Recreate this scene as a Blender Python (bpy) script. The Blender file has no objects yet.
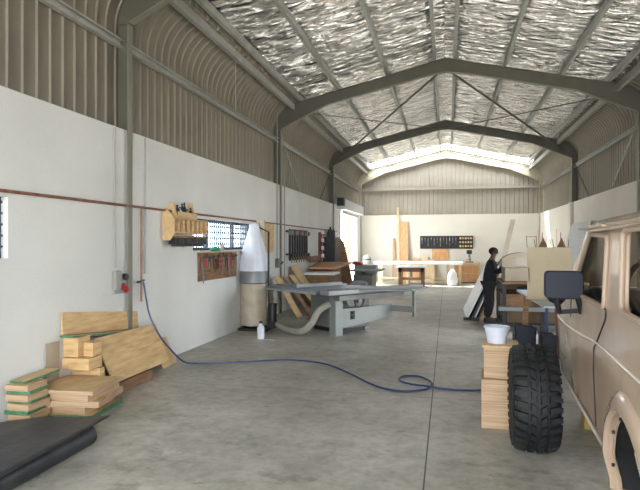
import bpy, bmesh, math, random
from mathutils import Vector, Matrix, noise
random.seed(7)
S = bpy.context.scene
COL = S.collection
R = math.radians

# ------------------------------------------------------------ camera, world, sun, portals, exposure
cam_d = bpy.data.cameras.new('camera')
cam = bpy.data.objects.new('camera', cam_d); COL.objects.link(cam)
cam_d.sensor_width = 36; cam_d.lens = 550/640*36; cam_d.shift_y = -0.0008
cam_d.clip_start = 0.05; cam_d.clip_end = 300
cam.location = (0, 0, 1.7); cam.rotation_euler = (R(90), 0, R(13))
S.camera = cam

world = bpy.data.worlds.new('daylight'); S.world = world
world.use_nodes = True
bg = world.node_tree.nodes['Background']
bg.inputs[0].default_value = (0.90, 0.95, 1.0, 1); bg.inputs[1].default_value = 11.0

def light(name, kind, loc, rot, energy, color, **k):
    d = bpy.data.lights.new(name, kind); d.energy = energy; d.color = color
    for a, b in k.items(): setattr(d, a, b)
    o = bpy.data.objects.new(name, d); COL.objects.link(o)
    o.location = loc; o.rotation_euler = rot
    return o
def portal(name, loc, rot, sx, sy):
    o = light(name, 'AREA', loc, rot, 1, (1, 1, 1), shape='RECTANGLE', size=sx, size_y=sy)
    o.data.cycles.is_portal = True
sd = Vector((0.35, -0.40, -1.0))
light('sun', 'SUN', (0, 0, 12), sd.to_track_quat('-Z', 'Y').to_euler(), 26.0, (1.0, 0.97, 0.93), angle=R(1.2))
portal('front_opening_daylight', (0, -2.0, 2.05), (R(90), 0, 0), 6.6, 4.1)
portal('side_door_daylight', (-4.3, 22.9, 1.55), (0, R(-90), 0), 3.1, 3.8)
portal('added_opening_daylight', (4.3, 11.0, 1.5), (0, R(90), 0), 3.0, 3.2)  # daylight through the opening added in the right wall
portal('window_daylight', (-4.3, 9.7, 1.87), (0, R(-90), 0), 0.6, 2.9)
portal('skylight_daylight', (-1.9, 25.5, 5.95), (0, R(-13), 0), 3.5, .9)
portal('skylight_daylight', (1.75, 25.5, 5.95), (0, R(13), 0), 3.5, .9)

S.view_settings.view_transform = 'Standard'; S.view_settings.look = 'None'
S.view_settings.gamma = 1.0; S.view_settings.use_curve_mapping = False
S.view_settings.exposure = 0.3
S.cycles.max_bounces = 16; S.cycles.diffuse_bounces = 12; S.cycles.glossy_bounces = 6
S.cycles.transparent_max_bounces = 12; S.cycles.sample_clamp_indirect = 8.0
S.cycles.use_denoising = True
S.cycles.caustics_reflective = False; S.cycles.caustics_refractive = False

# ------------------------------------------------------------ materials
def srgb(r, g, b):
    f = lambda c: (c/255/12.92) if c/255 <= 0.04045 else ((c/255+0.055)/1.055)**2.4
    return (f(r), f(g), f(b), 1)
def mat(name, col, rough=0.6, metal=0.0, var=0.12, scale=4.0, stretch=(1, 1, 1), bump=0.0, bscale=None, col2=None, coat=0.0, detail=4, spec=None):
    m = bpy.data.materials.new(name); m.use_nodes = True
    nt = m.node_tree; N = nt.nodes; L = nt.links
    b = N['Principled BSDF']
    b.inputs['Roughness'].default_value = rough; b.inputs['Metallic'].default_value = metal
    b.inputs['Coat Weight'].default_value = coat
    if spec is not None: b.inputs['Specular IOR Level'].default_value = spec
    tc = N.new('ShaderNodeTexCoord'); mp = N.new('ShaderNodeMapping'); mp.inputs['Scale'].default_value = stretch
    L.new(tc.outputs['Object'], mp.inputs['Vector'])
    nz = N.new('ShaderNodeTexNoise'); nz.inputs['Scale'].default_value = scale; nz.inputs['Detail'].default_value = detail
    L.new(mp.outputs[0], nz.inputs['Vector'])
    rp = N.new('ShaderNodeValToRGB')
    c = Vector(col[:3]); c2 = Vector(col2[:3]) if col2 else c*(1-var*1.6)
    c1 = c if col2 else c*(1+var)
    rp.color_ramp.elements[0].position = 0.32; rp.color_ramp.elements[0].color = (*c2, 1)
    rp.color_ramp.elements[1].position = 0.68; rp.color_ramp.elements[1].color = (*[min(1, x) for x in c1], 1)
    L.new(nz.outputs['Fac'], rp.inputs[0]); L.new(rp.outputs[0], b.inputs['Base Color'])
    if bump:
        n2 = N.new('ShaderNodeTexNoise'); n2.inputs['Scale'].default_value = bscale or scale*4; n2.inputs['Detail'].default_value = 3
        L.new(mp.outputs[0], n2.inputs['Vector'])
        bp = N.new('ShaderNodeBump'); bp.inputs['Strength'].default_value = bump; bp.inputs['Distance'].default_value = 0.02
        L.new(n2.outputs['Fac'], bp.inputs['Height']); L.new(bp.outputs[0], b.inputs['Normal'])
    return m
M = {}
M['white_wall'] = mat('painted_block', srgb(212, 212, 208), 0.75, var=0.05, scale=0.9, bump=0.15, bscale=25)
M['cream_wall'] = mat('cream_painted_block', srgb(216, 211, 200), 0.75, var=0.04, scale=0.9, bump=0.15, bscale=25)
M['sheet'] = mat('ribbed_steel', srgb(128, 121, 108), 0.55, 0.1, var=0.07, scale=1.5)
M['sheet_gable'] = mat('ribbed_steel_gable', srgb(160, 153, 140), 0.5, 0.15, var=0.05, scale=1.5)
M['frame_steel'] = mat('frame_paint', srgb(92, 90, 79), 0.5, var=0.08, scale=3)
M['frame_flange_lit'] = mat('frame_paint_lit', srgb(124, 122, 110), 0.5, var=0.06, scale=3)  # lighter copy of the frame paint, light painted onto inner flanges
M['cream_steel'] = mat('cream_frame_paint', srgb(190, 182, 160), 0.5, var=0.06, scale=3)
M['galv'] = mat('galvanised_purlin', srgb(170, 170, 164), 0.45, 0.2, var=0.1, scale=5)
M['dark_metal'] = mat('dark_metal', srgb(48, 49, 52), 0.45, 0.5)
M['black'] = mat('black_plastic', srgb(22, 23, 26), 0.5)
M['mirror_black'] = mat('mirror_housing', srgb(30, 34, 47), 0.6, var=0.05, spec=.3)
M['rubber'] = mat('tyre_rubber', srgb(22, 23, 25), 0.7, var=0.25, scale=9, bump=0.3, bscale=40)
M['mat_rubber'] = mat('mat_rubber', srgb(44, 45, 49), 0.5, var=0.3, scale=7, bump=0.25, bscale=12)
M['ply'] = mat('plywood_face', srgb(214, 184, 138), 0.6, col2=srgb(190, 156, 110), scale=5, stretch=(3, 1, 3), bump=0.05)
M['ply2'] = mat('plywood_knotty', srgb(216, 184, 134), 0.6, col2=srgb(184, 146, 98), scale=4, stretch=(1.5, 0.7, 5))
M['ply_edge'] = mat('plywood_edge', srgb(200, 172, 138), 0.7, col2=srgb(160, 130, 102), scale=6, stretch=(0.5, 0.5, 22))
M['ply_dark'] = mat('brown_board', srgb(142, 108, 74), 0.6, col2=srgb(104, 74, 50), scale=4, stretch=(1, 1, 6))
M['green_edge'] = mat('green_sealed_edge', srgb(72, 118, 84), 0.6, var=0.2, scale=20)
M['mdf'] = mat('mdf', srgb(200, 184, 154), 0.7, var=0.04, scale=3)
M['mdf_grey'] = mat('mdf_grey', srgb(170, 158, 140), 0.7, var=0.08, scale=3)
M['orange_wood'] = mat('orange_wood', srgb(220, 172, 124), 0.6, col2=srgb(198, 145, 98), scale=4, stretch=(5, 5, 1))
M['pale_wood'] = mat('pale_timber', srgb(214, 190, 152), 0.6, var=0.08, scale=4, stretch=(5, 5, 1))
M['red_brown'] = mat('red_brown_wood', srgb(112, 62, 44), 0.5, var=0.2, scale=4)
M['laminate'] = mat('white_laminate', srgb(236, 238, 240), 0.35, var=0.02)
M['panel_pale'] = mat('pale_grey_panel', srgb(196, 200, 200), 0.5, var=0.03)
M['machine'] = mat('machine_grey_green', srgb(138, 143, 140), 0.45, 0.1, var=0.05, scale=4)
M['machine_dark'] = mat('machine_grey_panel', srgb(112, 116, 112), 0.5, 0.1, var=0.08, scale=4)
M['alu'] = mat('aluminium', srgb(128, 131, 134), 0.5, 0.4, var=0.06)
M['cast'] = mat('cast_iron_table', srgb(128, 136, 146), 0.42, 0.4, var=0.06)
M['copper'] = mat('rusty_pipe', srgb(140, 92, 74), 0.55, 0.3, var=0.2, scale=12)
M['pvc'] = mat('grey_conduit', srgb(150, 150, 145), 0.5, var=0.05)
M['blue_hose'] = mat('blue_hose', srgb(36, 52, 98), 0.4, var=0.1)
M['blue'] = mat('blue_paint', srgb(36, 70, 122), 0.45, var=0.1)
M['blue_dark'] = mat('dark_blue_plastic', srgb(24, 32, 50), 0.5, var=0.1)
M['blue_frame'] = mat('window_frame_paint', srgb(52, 66, 84), 0.5, var=0.1)
M['red'] = mat('red_plastic', srgb(166, 44, 48), 0.45, var=0.1)
M['green'] = mat('green_plastic', srgb(28, 140, 104), 0.45, var=0.1)
M['yellow'] = mat('yellow_wood', srgb(196, 168, 92), 0.6, var=0.1)
M['bag_white'] = mat('white_filter_cloth', srgb(214, 218, 228), 0.85, var=0.05, scale=6, bump=0.4, bscale=5)
M['bag_beige'] = mat('dusty_plastic_bag', srgb(178, 166, 146), 0.45, var=0.1, scale=5, bump=0.6, bscale=7)
M['bucket'] = mat('white_bucket', srgb(208, 214, 228), 0.4, var=0.05)
M['brick'] = mat('red_brick', srgb(176, 84, 72), 0.8, var=0.2, scale=12, stretch=(1, 1, 4))
M['leaf'] = mat('green_leaf', srgb(58, 128, 30), 0.5, var=0.3, scale=3)
M['ground_out'] = mat('pale_paving', srgb(196, 190, 178), 0.8, var=0.05)
M['skin'] = mat('skin', srgb(92, 62, 48), 0.55, var=0.05)
M['cloth_black'] = mat('dark_shirt', srgb(30, 31, 36), 0.9, var=0.2, scale=8, bump=0.3)
M['cloth_trousers'] = mat('dark_trousers', srgb(34, 34, 40), 0.9, var=0.2, scale=8, bump=0.3)
M['hair'] = mat('black_hair', srgb(18, 17, 18), 0.9)
M['body_paint'] = mat('beige_primer', srgb(184, 163, 142), 0.26, col2=srgb(164, 142, 122), scale=1.6, coat=0.45, bump=0.02, bscale=3)
M['body_paint'].node_tree.nodes['Principled BSDF'].inputs['Coat Roughness'].default_value = 0.16
M['body_edge'] = mat('beige_primer_inner', srgb(166, 146, 126), 0.5, var=0.08, scale=3)
M['tub'] = mat('grey_inner_metal', srgb(200, 190, 178), 0.4, 0.0, var=0.1)
M['brown_inside'] = mat('dark_brown_lining', srgb(104, 84, 64), 0.8, var=0.1)
M['duct_grey'] = mat('flexible_duct', srgb(150, 148, 136), 0.5, var=0.1)

def floor_mat():
    m = mat('concrete', srgb(160, 158, 148), 0.42, var=0.1)
    nt = m.node_tree; N = nt.nodes; L = nt.links; b = N['Principled BSDF']
    tc = N.new('ShaderNodeTexCoord')
    def nz(sc, det, st=(1, 1, 1), ro=0.6):
        mp = N.new('ShaderNodeMapping'); mp.inputs['Scale'].default_value = st
        L.new(tc.outputs['Object'], mp.inputs[0])
        n = N.new('ShaderNodeTexNoise'); n.inputs['Scale'].default_value = sc; n.inputs['Detail'].default_value = det; n.inputs['Roughness'].default_value = ro
        L.new(mp.outputs[0], n.inputs['Vector']); return n.outputs['Fac']
    def ramp(f, a, ca, c, cc):
        r = N.new('ShaderNodeValToRGB'); e = r.color_ramp.elements
        e[0].position = a; e[0].color = ca; e[1].position = c; e[1].color = cc
        L.new(f, r.inputs[0]); return r.outputs[0]
    def mix(a, bb, f, typ='MULTIPLY'):
        x = N.new('ShaderNodeMix'); x.data_type = 'RGBA'; x.blend_type = typ
        if isinstance(f, float): x.inputs[0].default_value = f
        else: L.new(f, x.inputs[0])
        L.new(a, x.inputs[6])
        if isinstance(bb, tuple): x.inputs[7].default_value = bb
        else: L.new(bb, x.inputs[7])
        return x.outputs[2]
    base = ramp(nz(0.9, 8, ro=0.65), 0.3, srgb(158, 154, 141), 0.7, srgb(206, 202, 190))
    fine = ramp(nz(9, 8, ro=0.7), 0.3, (0.66, 0.66, 0.65, 1), 0.60, (1, 1, 1, 1))
    c = mix(base, fine, 1.0)
    str_ = ramp(nz(2.0, 8, (1, 1.9, 1), 0.78), 0.34, (0.58, 0.57, 0.55, 1), 0.46, (1, 1, 1, 1))   # dark scuff streaks
    c = mix(c, str_, 0.8)
    spots = ramp(nz(5, 3, (1, 1.8, 1)), 0.27, (0.42, 0.40, 0.38, 1), 0.32, (1, 1, 1, 1))
    c = mix(c, spots, 0.7)
    # pale dusty patches
    pal = ramp(nz(1.7, 6, (1.3, 0.9, 1), 0.75), 0.58, (0, 0, 0, 1), 0.68, (1, 1, 1, 1))
    c2 = mix(c, srgb(196, 195, 188), pal, 'MIX')
    c = mix(c, c2, 0.65, 'MIX')
    sx = N.new('ShaderNodeSeparateXYZ'); L.new(tc.outputs['Object'], sx.inputs[0])
    def line(out, pos, w, per=None):
        a = N.new('ShaderNodeMath'); a.operation = 'SUBTRACT'; L.new(out, a.inputs[0]); a.inputs[1].default_value = pos
        x = a.outputs[0]
        if per:
            p = N.new('ShaderNodeMath'); p.operation = 'PINGPONG'; L.new(x, p.inputs[0]); p.inputs[1].default_value = per/2; x = p.outputs[0]
        q = N.new('ShaderNodeMath'); q.operation = 'ABSOLUTE'; L.new(x, q.inputs[0])
        g = N.new('ShaderNodeMath'); g.operation = 'LESS_THAN'; L.new(q.outputs[0], g.inputs[0]); g.inputs[1].default_value = w
        return g.outputs[0]
    c = mix(c, srgb(70, 68, 62), line(sx.outputs[0], -0.16, 0.006), 'MIX')
    c = mix(c, srgb(112, 110, 100), line(sx.outputs[1], 0.6, 0.006, 3.3), 'MIX')
    L.new(c, b.inputs['Base Color'])
    rr = N.new('ShaderNodeMapRange'); L.new(nz(1.2, 5), rr.inputs[0]); rr.inputs[3].default_value = 0.3; rr.inputs[4].default_value = 0.62
    L.new(rr.outputs[0], b.inputs['Roughness'])
    bp = N.new('ShaderNodeBump'); bp.inputs['Strength'].default_value = 0.12; bp.inputs['Distance'].default_value = 0.01
    L.new(nz(14, 6), bp.inputs['Height']); L.new(bp.outputs[0], b.inputs['Normal'])
    return m
M['concrete'] = floor_mat()

def foil_mat():
    m = bpy.data.materials.new('silver_foil'); m.use_nodes = True
    nt = m.node_tree; N = nt.nodes; L = nt.links; b = N['Principled BSDF']
    b.inputs['Base Color'].default_value = (0.92, 0.91, 0.89, 1)
    b.inputs['Metallic'].default_value = 1.0; b.inputs['Roughness'].default_value = 0.17
    tc = N.new('ShaderNodeTexCoord')
    prev = None
    for sc, st, k, d in ((2.2, (0.55, 2.2, 1), 1.0, 0.50), (4.0, (0.45, 1.5, 1), 1.0, 0.17), (15, (0.6, 1.2, 1), 0.6, 0.02)):
        mp = N.new('ShaderNodeMapping'); mp.inputs['Scale'].default_value = st; L.new(tc.outputs['Object'], mp.inputs[0])
        n = N.new('ShaderNodeTexNoise'); n.inputs['Scale'].default_value = sc; n.inputs['Detail'].default_value = 5; n.inputs['Distortion'].default_value = 0.6
        if sc > 2.5: n.noise_type = 'RIDGED_MULTIFRACTAL'
        L.new(mp.outputs[0], n.inputs['Vector'])
        bp = N.new('ShaderNodeBump'); bp.inputs['Strength'].default_value = k; bp.inputs['Distance'].default_value = d
        L.new(n.outputs['Fac'], bp.inputs['Height'])
        if prev: L.new(prev, bp.inputs['Normal'])
        prev = bp.outputs[0]
    L.new(prev, b.inputs['Normal'])
    return m
M['foil'] = foil_mat()

def glassy(name, tint, fac=0.25, rough=0.05):
    m = bpy.data.materials.new(name); m.use_nodes = True
    nt = m.node_tree; N = nt.nodes; L = nt.links
    N.remove(N['Principled BSDF']); out = [n for n in N if n.type == 'OUTPUT_MATERIAL'][0]
    t = N.new('ShaderNodeBsdfTransparent'); t.inputs[0].default_value = tint
    g = N.new('ShaderNodeBsdfGlossy'); g.inputs['Roughness'].default_value = rough
    x = N.new('ShaderNodeMixShader'); x.inputs[0].default_value = fac
    L.new(t.outputs[0], x.inputs[1]); L.new(g.outputs[0], x.inputs[2]); L.new(x.outputs[0], out.inputs[0])
    return m
M['glass'] = glassy('window_glass', (0.93, 0.96, 0.97, 1), 0.05)
M['car_glass'] = glassy('car_glass', (0.75, 0.72, 0.68, 1), 0.05)
M['skylight'] = None
def sky_mat():
    m = bpy.data.materials.new('translucent_sheet'); m.use_nodes = True
    nt = m.node_tree; N = nt.nodes; L = nt.links
    N.remove(N['Principled BSDF']); out = [n for n in N if n.type == 'OUTPUT_MATERIAL'][0]
    t = N.new('ShaderNodeBsdfTransparent'); t.inputs[0].default_value = (0.92, 0.94, 0.95, 1)
    g = N.new('ShaderNodeBsdfTranslucent'); g.inputs[0].default_value = (0.9, 0.9, 0.9, 1)
    x = N.new('ShaderNodeMixShader'); x.inputs[0].default_value = 0.35
    L.new(t.outputs[0], x.inputs[1]); L.new(g.outputs[0], x.inputs[2]); L.new(x.outputs[0], out.inputs[0])
    return m
M['skylight'] = sky_mat()

# ------------------------------------------------------------ mesh helpers
class MB:
    def __init__(s, parent=None):
        s.v = []; s.f = []; s.m = []
        s.M = parent.matrix_basis.copy() if parent else Matrix()
        s.mi = 0
    def add(s, vs, fs):
        n = len(s.v); s.v += [s.M @ Vector(v) for v in vs]
        s.f += [tuple(i+n for i in f) for f in fs]; s.m += [s.mi]*len(fs); return s
    def box(s, c, size, rot=None):
        x, y, z = [a/2 for a in size]
        vs = [Vector((i*x, j*y, k*z)) for i in (-1, 1) for j in (-1, 1) for k in (-1, 1)]
        if rot: vs = [rot @ v for v in vs]
        c = Vector(c)
        return s.add([v+c for v in vs], [(0, 1, 3, 2), (4, 6, 7, 5), (0, 4, 5, 1), (2, 3, 7, 6), (0, 2, 6, 4), (1, 5, 7, 3)])
    def bx(s, x0, y0, z0, x1, y1, z1):
        return s.box(((x0+x1)/2, (y0+y1)/2, (z0+z1)/2), (abs(x1-x0), abs(y1-y0), abs(z1-z0)))
    def slab(s, c4, th):
        th = Vector(th); a = [Vector(p) for p in c4]
        n = len(a); b = [p+th for p in a]
        fs = [tuple(range(n)), tuple(range(2*n-1, n-1, -1))] + [(i, (i+1) % n, n+(i+1) % n, n+i) for i in range(n)]
        return s.add(a+b, fs)
    def prism(s, poly, o, ux, uy, th):
        o = Vector(o); ux = Vector(ux); uy = Vector(uy)
        return s.slab([o+ux*p[0]+uy*p[1] for p in poly], th)
    def bar(s, p0, p1, w, h, up=(0, 0, 1)):
        p0 = Vector(p0); p1 = Vector(p1); d = (p1-p0).normalized(); u = Vector(up)
        if abs(d.dot(u)) > .98: u = Vector((1, 0, 0))
        r = d.cross(u).normalized(); u = r.cross(d)
        q = [r*(-w/2)+u*(-h/2), r*(w/2)+u*(-h/2), r*(w/2)+u*(h/2), r*(-w/2)+u*(h/2)]
        return s.slab([p0+a for a in q], p1-p0)
    def tube(s, pts, r, n=8, cap=True):
        pts = [Vector(p) for p in pts]; rr = r if isinstance(r, (list, tuple)) else [r]*len(pts)
        vs = []; prev = None
        for i, p in enumerate(pts):
            d = (pts[min(i+1, len(pts)-1)] - pts[max(i-1, 0)]).normalized()
            if prev is None:
                a = Vector((0, 0, 1)) if abs(d.z) < .9 else Vector((1, 0, 0))
                u = d.cross(a).normalized()
            else:
                u = (prev - d*prev.dot(d)).normalized()
            prev = u; w = d.cross(u)
            for k in range(n):
                t = 2*math.pi*k/n; vs.append(p+(u*math.cos(t)+w*math.sin(t))*rr[i])
        fs = [(i*n+k, i*n+(k+1) % n, (i+1)*n+(k+1) % n, (i+1)*n+k) for i in range(len(pts)-1) for k in range(n)]
        if cap: fs += [tuple(range(n-1, -1, -1)), tuple((len(pts)-1)*n+k for k in range(n))]
        return s.add(vs, fs)
    def cyl(s, p0, p1, r0, r1=None, n=16): return s.tube([p0, p1], [r0, r0 if r1 is None else r1], n)
    def lathe(s, prof, c=(0, 0, 0), axis='z', n=24, closed=False):
        c = Vector(c); vs = []
        for r, z in prof:
            for k in range(n):
                t = 2*math.pi*k/n
                p = (r*math.cos(t), r*math.sin(t), z)
                if axis == 'x': p = (z, r*math.cos(t), r*math.sin(t))
                if axis == 'y': p = (r*math.cos(t), z, r*math.sin(t))
                vs.append(c+Vector(p))
        m = len(prof)
        fs = [(i*n+k, i*n+(k+1) % n, ((i+1) % m)*n+(k+1) % n, ((i+1) % m)*n+k) for i in range(m if closed else m-1) for k in range(n)]
        if not closed: fs += [tuple(range(n-1, -1, -1)), tuple((m-1)*n+k for k in range(n))]
        return s.add(vs, fs)
    def ball(s, c, r, n=12, sc=(1, 1, 1)):
        c = Vector(c); vs = [c+Vector((0, 0, r*sc[2]))]
        h = n//2
        for i in range(1, h):
            a = math.pi*i/h
            for k in range(n):
                t = 2*math.pi*k/n
                vs.append(c+Vector((r*sc[0]*math.sin(a)*math.cos(t), r*sc[1]*math.sin(a)*math.sin(t), r*sc[2]*math.cos(a))))
        vs.append(c-Vector((0, 0, r*sc[2])))
        fs = [(0, 1+k, 1+(k+1) % n) for k in range(n)]
        for i in range(h-2):
            fs += [(1+i*n+k, 1+(i+1)*n+k, 1+(i+1)*n+(k+1) % n, 1+i*n+(k+1) % n) for k in range(n)]
        b = 1+(h-2)*n; e = len(vs)-1
        fs += [(b+k, e, b+(k+1) % n) for k in range(n)]
        return s.add(vs, fs)

def finish(me, smooth):
    bm = bmesh.new(); bm.from_mesh(me)
    bmesh.ops.recalc_face_normals(bm, faces=bm.faces); bm.to_mesh(me); bm.free()
    if smooth:
        for p in me.polygons: p.use_smooth = True
        me.set_sharp_from_angle(angle=R(38))
def obj(name, mb, m, parent=None, bev=0, smooth=True):
    """link the collected shapes as ONE mesh object; origin = base centre, or the parent's frame"""
    if parent: X = parent.matrix_basis.inverted(); org = None
    else:
        xs = [v.x for v in mb.v]; ys = [v.y for v in mb.v]; zs = [v.z for v in mb.v]
        org = Vector(((min(xs)+max(xs))/2, (min(ys)+max(ys))/2, min(zs))); X = Matrix.Translation(-org)
    P = parent; chain = Matrix()
    if parent and parent.parent:      # grandparent: compose
        X = (parent.parent.matrix_basis @ parent.matrix_basis).inverted()
    me = bpy.data.meshes.new(name)
    me.from_pydata([X @ v for v in mb.v], [], mb.f)
    ms = m if isinstance(m, (list, tuple)) else [m]
    for a in ms: me.materials.append(M[a] if isinstance(a, str) else a)
    for p, i in zip(me.polygons, mb.m): p.material_index = i
    finish(me, smooth)
    o = bpy.data.objects.new(name, me); COL.objects.link(o)
    if parent: o.parent = parent
    else: o.location = org
    if bev:
        b = o.modifiers.new('bevel', 'BEVEL'); b.width = bev; b.segments = 2; b.limit_method = 'ANGLE'
    return o
def tag(o, label, cat, group=None, kind=None):
    o['label'] = label; o['category'] = cat
    if group: o['group'] = group
    if kind: o['kind'] = kind
    return o
def struct(name, mb, m, parent=None, **k):
    o = obj(name, mb, m, parent, **k)
    if not parent: o['kind'] = 'structure'
    return o
def thing(name, label, cat, loc=(0, 0, 0), rz=0, group=None):
    o = bpy.data.objects.new(name, None); COL.objects.link(o)
    o.empty_display_size = 0.1
    o.location = loc; o.rotation_euler = (0, 0, rz)
    o.matrix_basis = Matrix.Translation(loc) @ Matrix.Rotation(rz, 4, 'Z')
    return tag(o, label, cat, group)
def dup(root, loc, rz, label, group=None):
    r = root.copy(); COL.objects.link(r); r.location = loc; r.rotation_euler = (0, 0, rz); r['label'] = label
    if group: r['group'] = group
    for ch in root.children:
        c = ch.copy(); COL.objects.link(c); c.parent = r
        for g in ch.children:
            d = g.copy(); COL.objects.link(d); d.parent = c
    return r
def sm(p, n=6):
    """Catmull-Rom through points"""
    p = [Vector(a) for a in p]; out = []
    for i in range(len(p)-1):
        a, b, c, d = p[max(i-1, 0)], p[i], p[i+1], p[min(i+2, len(p)-1)]
        for k in range(n):
            t = k/n
            out.append(0.5*((2*b)+(c-a)*t+(2*a-5*b+4*c-d)*t*t+(3*b-a-3*c+d)*t**3))
    return out+[p[-1]]

# ------------------------------------------------------------ setting
WX = 4.05; SX = 4.2; Y0 = -2.0; YB = 26.25; PAR = 3.18; RX = -0.05
def roofz(x): return 6.02-0.231*abs(x-RX)
FRAMES = [6.4, 13.1, 19.6]
# floor
mb = MB().bx(-4.3, -2.2, 0, -3.3, -2.0, 6.2).bx(3.3, -2.2, 0, 4.3, -2.0, 6.2).bx(-3.3, -2.2, 4.1, 3.3, -2.0, 6.2)
struct('wall_front_unseen', mb, 'white_wall', smooth=False)  # unseen front wall, added with a narrowed opening to dim the near cladding
struct('floor', MB().bx(-4.3, Y0, -0.15, 4.3, YB+.2, 0), 'concrete', smooth=False)
struct('ground', MB().bx(-40, -30, -0.4, 40, 70, -0.16), 'ground_out', smooth=False)

def wall_holes(mb, x0, x1, ya, yb, za, zb, holes):
    ys = sorted({ya, yb, *[h[0] for h in holes], *[h[1] for h in holes]})
    for a, b in zip(ys, ys[1:]):
        hs = sorted([(h[2], h[3]) for h in holes if h[0] <= a and h[1] >= b])
        z = za
        for lo, hi in hs:
            if lo > z: mb.bx(x0, a, z, x1, b, lo)
            z = hi
        if zb > z: mb.bx(x0, a, z, x1, b, zb)
    return mb
HO = [(3.0, 4.41, 1.57, 2.15), (8.3, 11.1, 1.60, 2.14), (20.9, 24.9, 0, 3.06)]
struct('wall_left', wall_holes(MB(), -4.3, -WX, Y0, YB, 0, PAR, HO), 'white_wall', smooth=False)
struct('wall_right', wall_holes(MB(), WX, 4.3, Y0, YB, 0, PAR-.08, [(9.4, 12.6, 0, 3.0)]), 'cream_wall', smooth=False)  # hole added out of view to brighten the left wall
for y in (9.34, 12.6): struct('added_light_opening', MB().bx(3.98, y, 0, 4.10, y+.07, 3.0), 'panel_pale', smooth=False)  # jambs of the added light opening
struct('wall_back', MB().bx(-4.3, YB, 0, 4.3, YB+.2, 3.1), 'cream_wall', smooth=False)

def ribs(a, b, pitch, h):
    out = []; t = a
    while t < b:
        for du, o in ((0, 0), (pitch*.70, 0), (pitch*.78, h), (pitch*.88, h)): out.append((t+du, o))
        t += pitch
    return out
def side_sheet(sgn):
    path = [(-SX, 3.0), (-SX, 4.5)]; r = .72
    for k in range(1, 13):
        a = R(77)*k/12
        path.append((-SX+r*(1-math.cos(a)), 4.5+r*math.sin(a)))
    path.append((-3.63, 5.22)); path.append((-3.66, 5.46))
    mb = MB(); rb = ribs(Y0, YB+.1, .2, .017); vs = []
    nrm = []
    for i, p in enumerate(path):
        q = Vector(path[min(i+1, len(path)-1)])-Vector(path[max(i-1, 0)])
        q.normalize(); nrm.append((q.y, -q.x))
    for y, o in rb:
        for (x, z), (nx, nz) in zip(path, nrm):
            vs.append(((x+nx*o)*(-sgn) if sgn > 0 else (x+nx*o), y, z+nz*o))
    m = len(path)
    mb.add(vs, [(i*m+k, i*m+k+1, (i+1)*m+k+1, (i+1)*m+k) for i in range(len(rb)-1) for k in range(m-1)])
    return mb
for sgn, nm in ((-1, 'wall_left_cladding'), (1, 'wall_right_cladding')):
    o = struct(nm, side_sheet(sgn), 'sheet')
# gable
mb = MB(); rb = ribs(-SX, SX, .2, -.024); vs = []
for x, o in rb: vs += [(x, YB+.12+o, 3.0), (x, YB+.12+o, roofz(x)+.15-max(0, abs(x)-3.6)*.9)]
mb.add(vs, [(2*i, 2*i+1, 2*i+3, 2*i+2) for i in range(len(rb)-1)])
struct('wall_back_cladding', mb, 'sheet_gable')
# roof: outer sheet, foil, skylight
SK0, SK1 = 25.05, 25.95
for sgn in (-1, 1):
    mb = MB()
    for a, b in ((Y0, SK0), (SK1, YB+.3)):
        x1 = RX+sgn*4.3
        mb.slab([(RX, a, roofz(RX)+.24), (x1, a, roofz(x1)+.24), (x1, b, roofz(x1)+.24), (RX, b, roofz(RX)+.24)], (0, 0, .02))
    struct('ceiling', mb, 'sheet', smooth=False)
    mb = MB(); nx, ny = 60, 460; vs = []
    for j in range(ny+1):
        y = Y0+(SK0-Y0)*j/ny
        for i in range(nx+1):
            d = 3.72*i/nx; x = RX+sgn*d
            sag = 0
            for u in (.2, 1.31, 2.5, 3.5): sag = max(sag, math.exp(-((d-u)/.12)**2))
            n = noise.noise(Vector((x*1.1, y*4.0, sgn*3.1)))*.035+noise.noise(Vector((x*3, y*9, 5)))*.018
            n += .02*noise.noise(Vector((x*.5, y*1.3, 9)))
            vs.append((x, y, roofz(x)+.17+n*(1-.7*sag)-.015*(1-sag)))
    mb.add(vs, [(j*(nx+1)+i, j*(nx+1)+i+1, (j+1)*(nx+1)+i+1, (j+1)*(nx+1)+i) for j in range(ny) for i in range(nx)])
    struct('ceiling_foil', mb, 'foil')
    mb = MB(); x1 = RX+sgn*3.72
    for k in range(12):
        xa = RX+(x1-RX)*k/12; xb = RX+(x1-RX)*(k+.8)/12; xc = RX+(x1-RX)*(k+.9)/12; xd = RX+(x1-RX)*(k+1)/12
        for p, q, zz, zw in ((xa, xb, 0, 0), (xb, xc, 0, .03), (xc, xd, .03, 0)):
            mb.add([(p, SK0, roofz(p)+.2+zz), (q, SK0, roofz(q)+.2+zw), (q, SK1, roofz(q)+.2+zw), (p, SK1, roofz(p)+.2+zz)], [(0, 1, 2, 3)])
    struct('window_skylight', mb, 'skylight')
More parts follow.
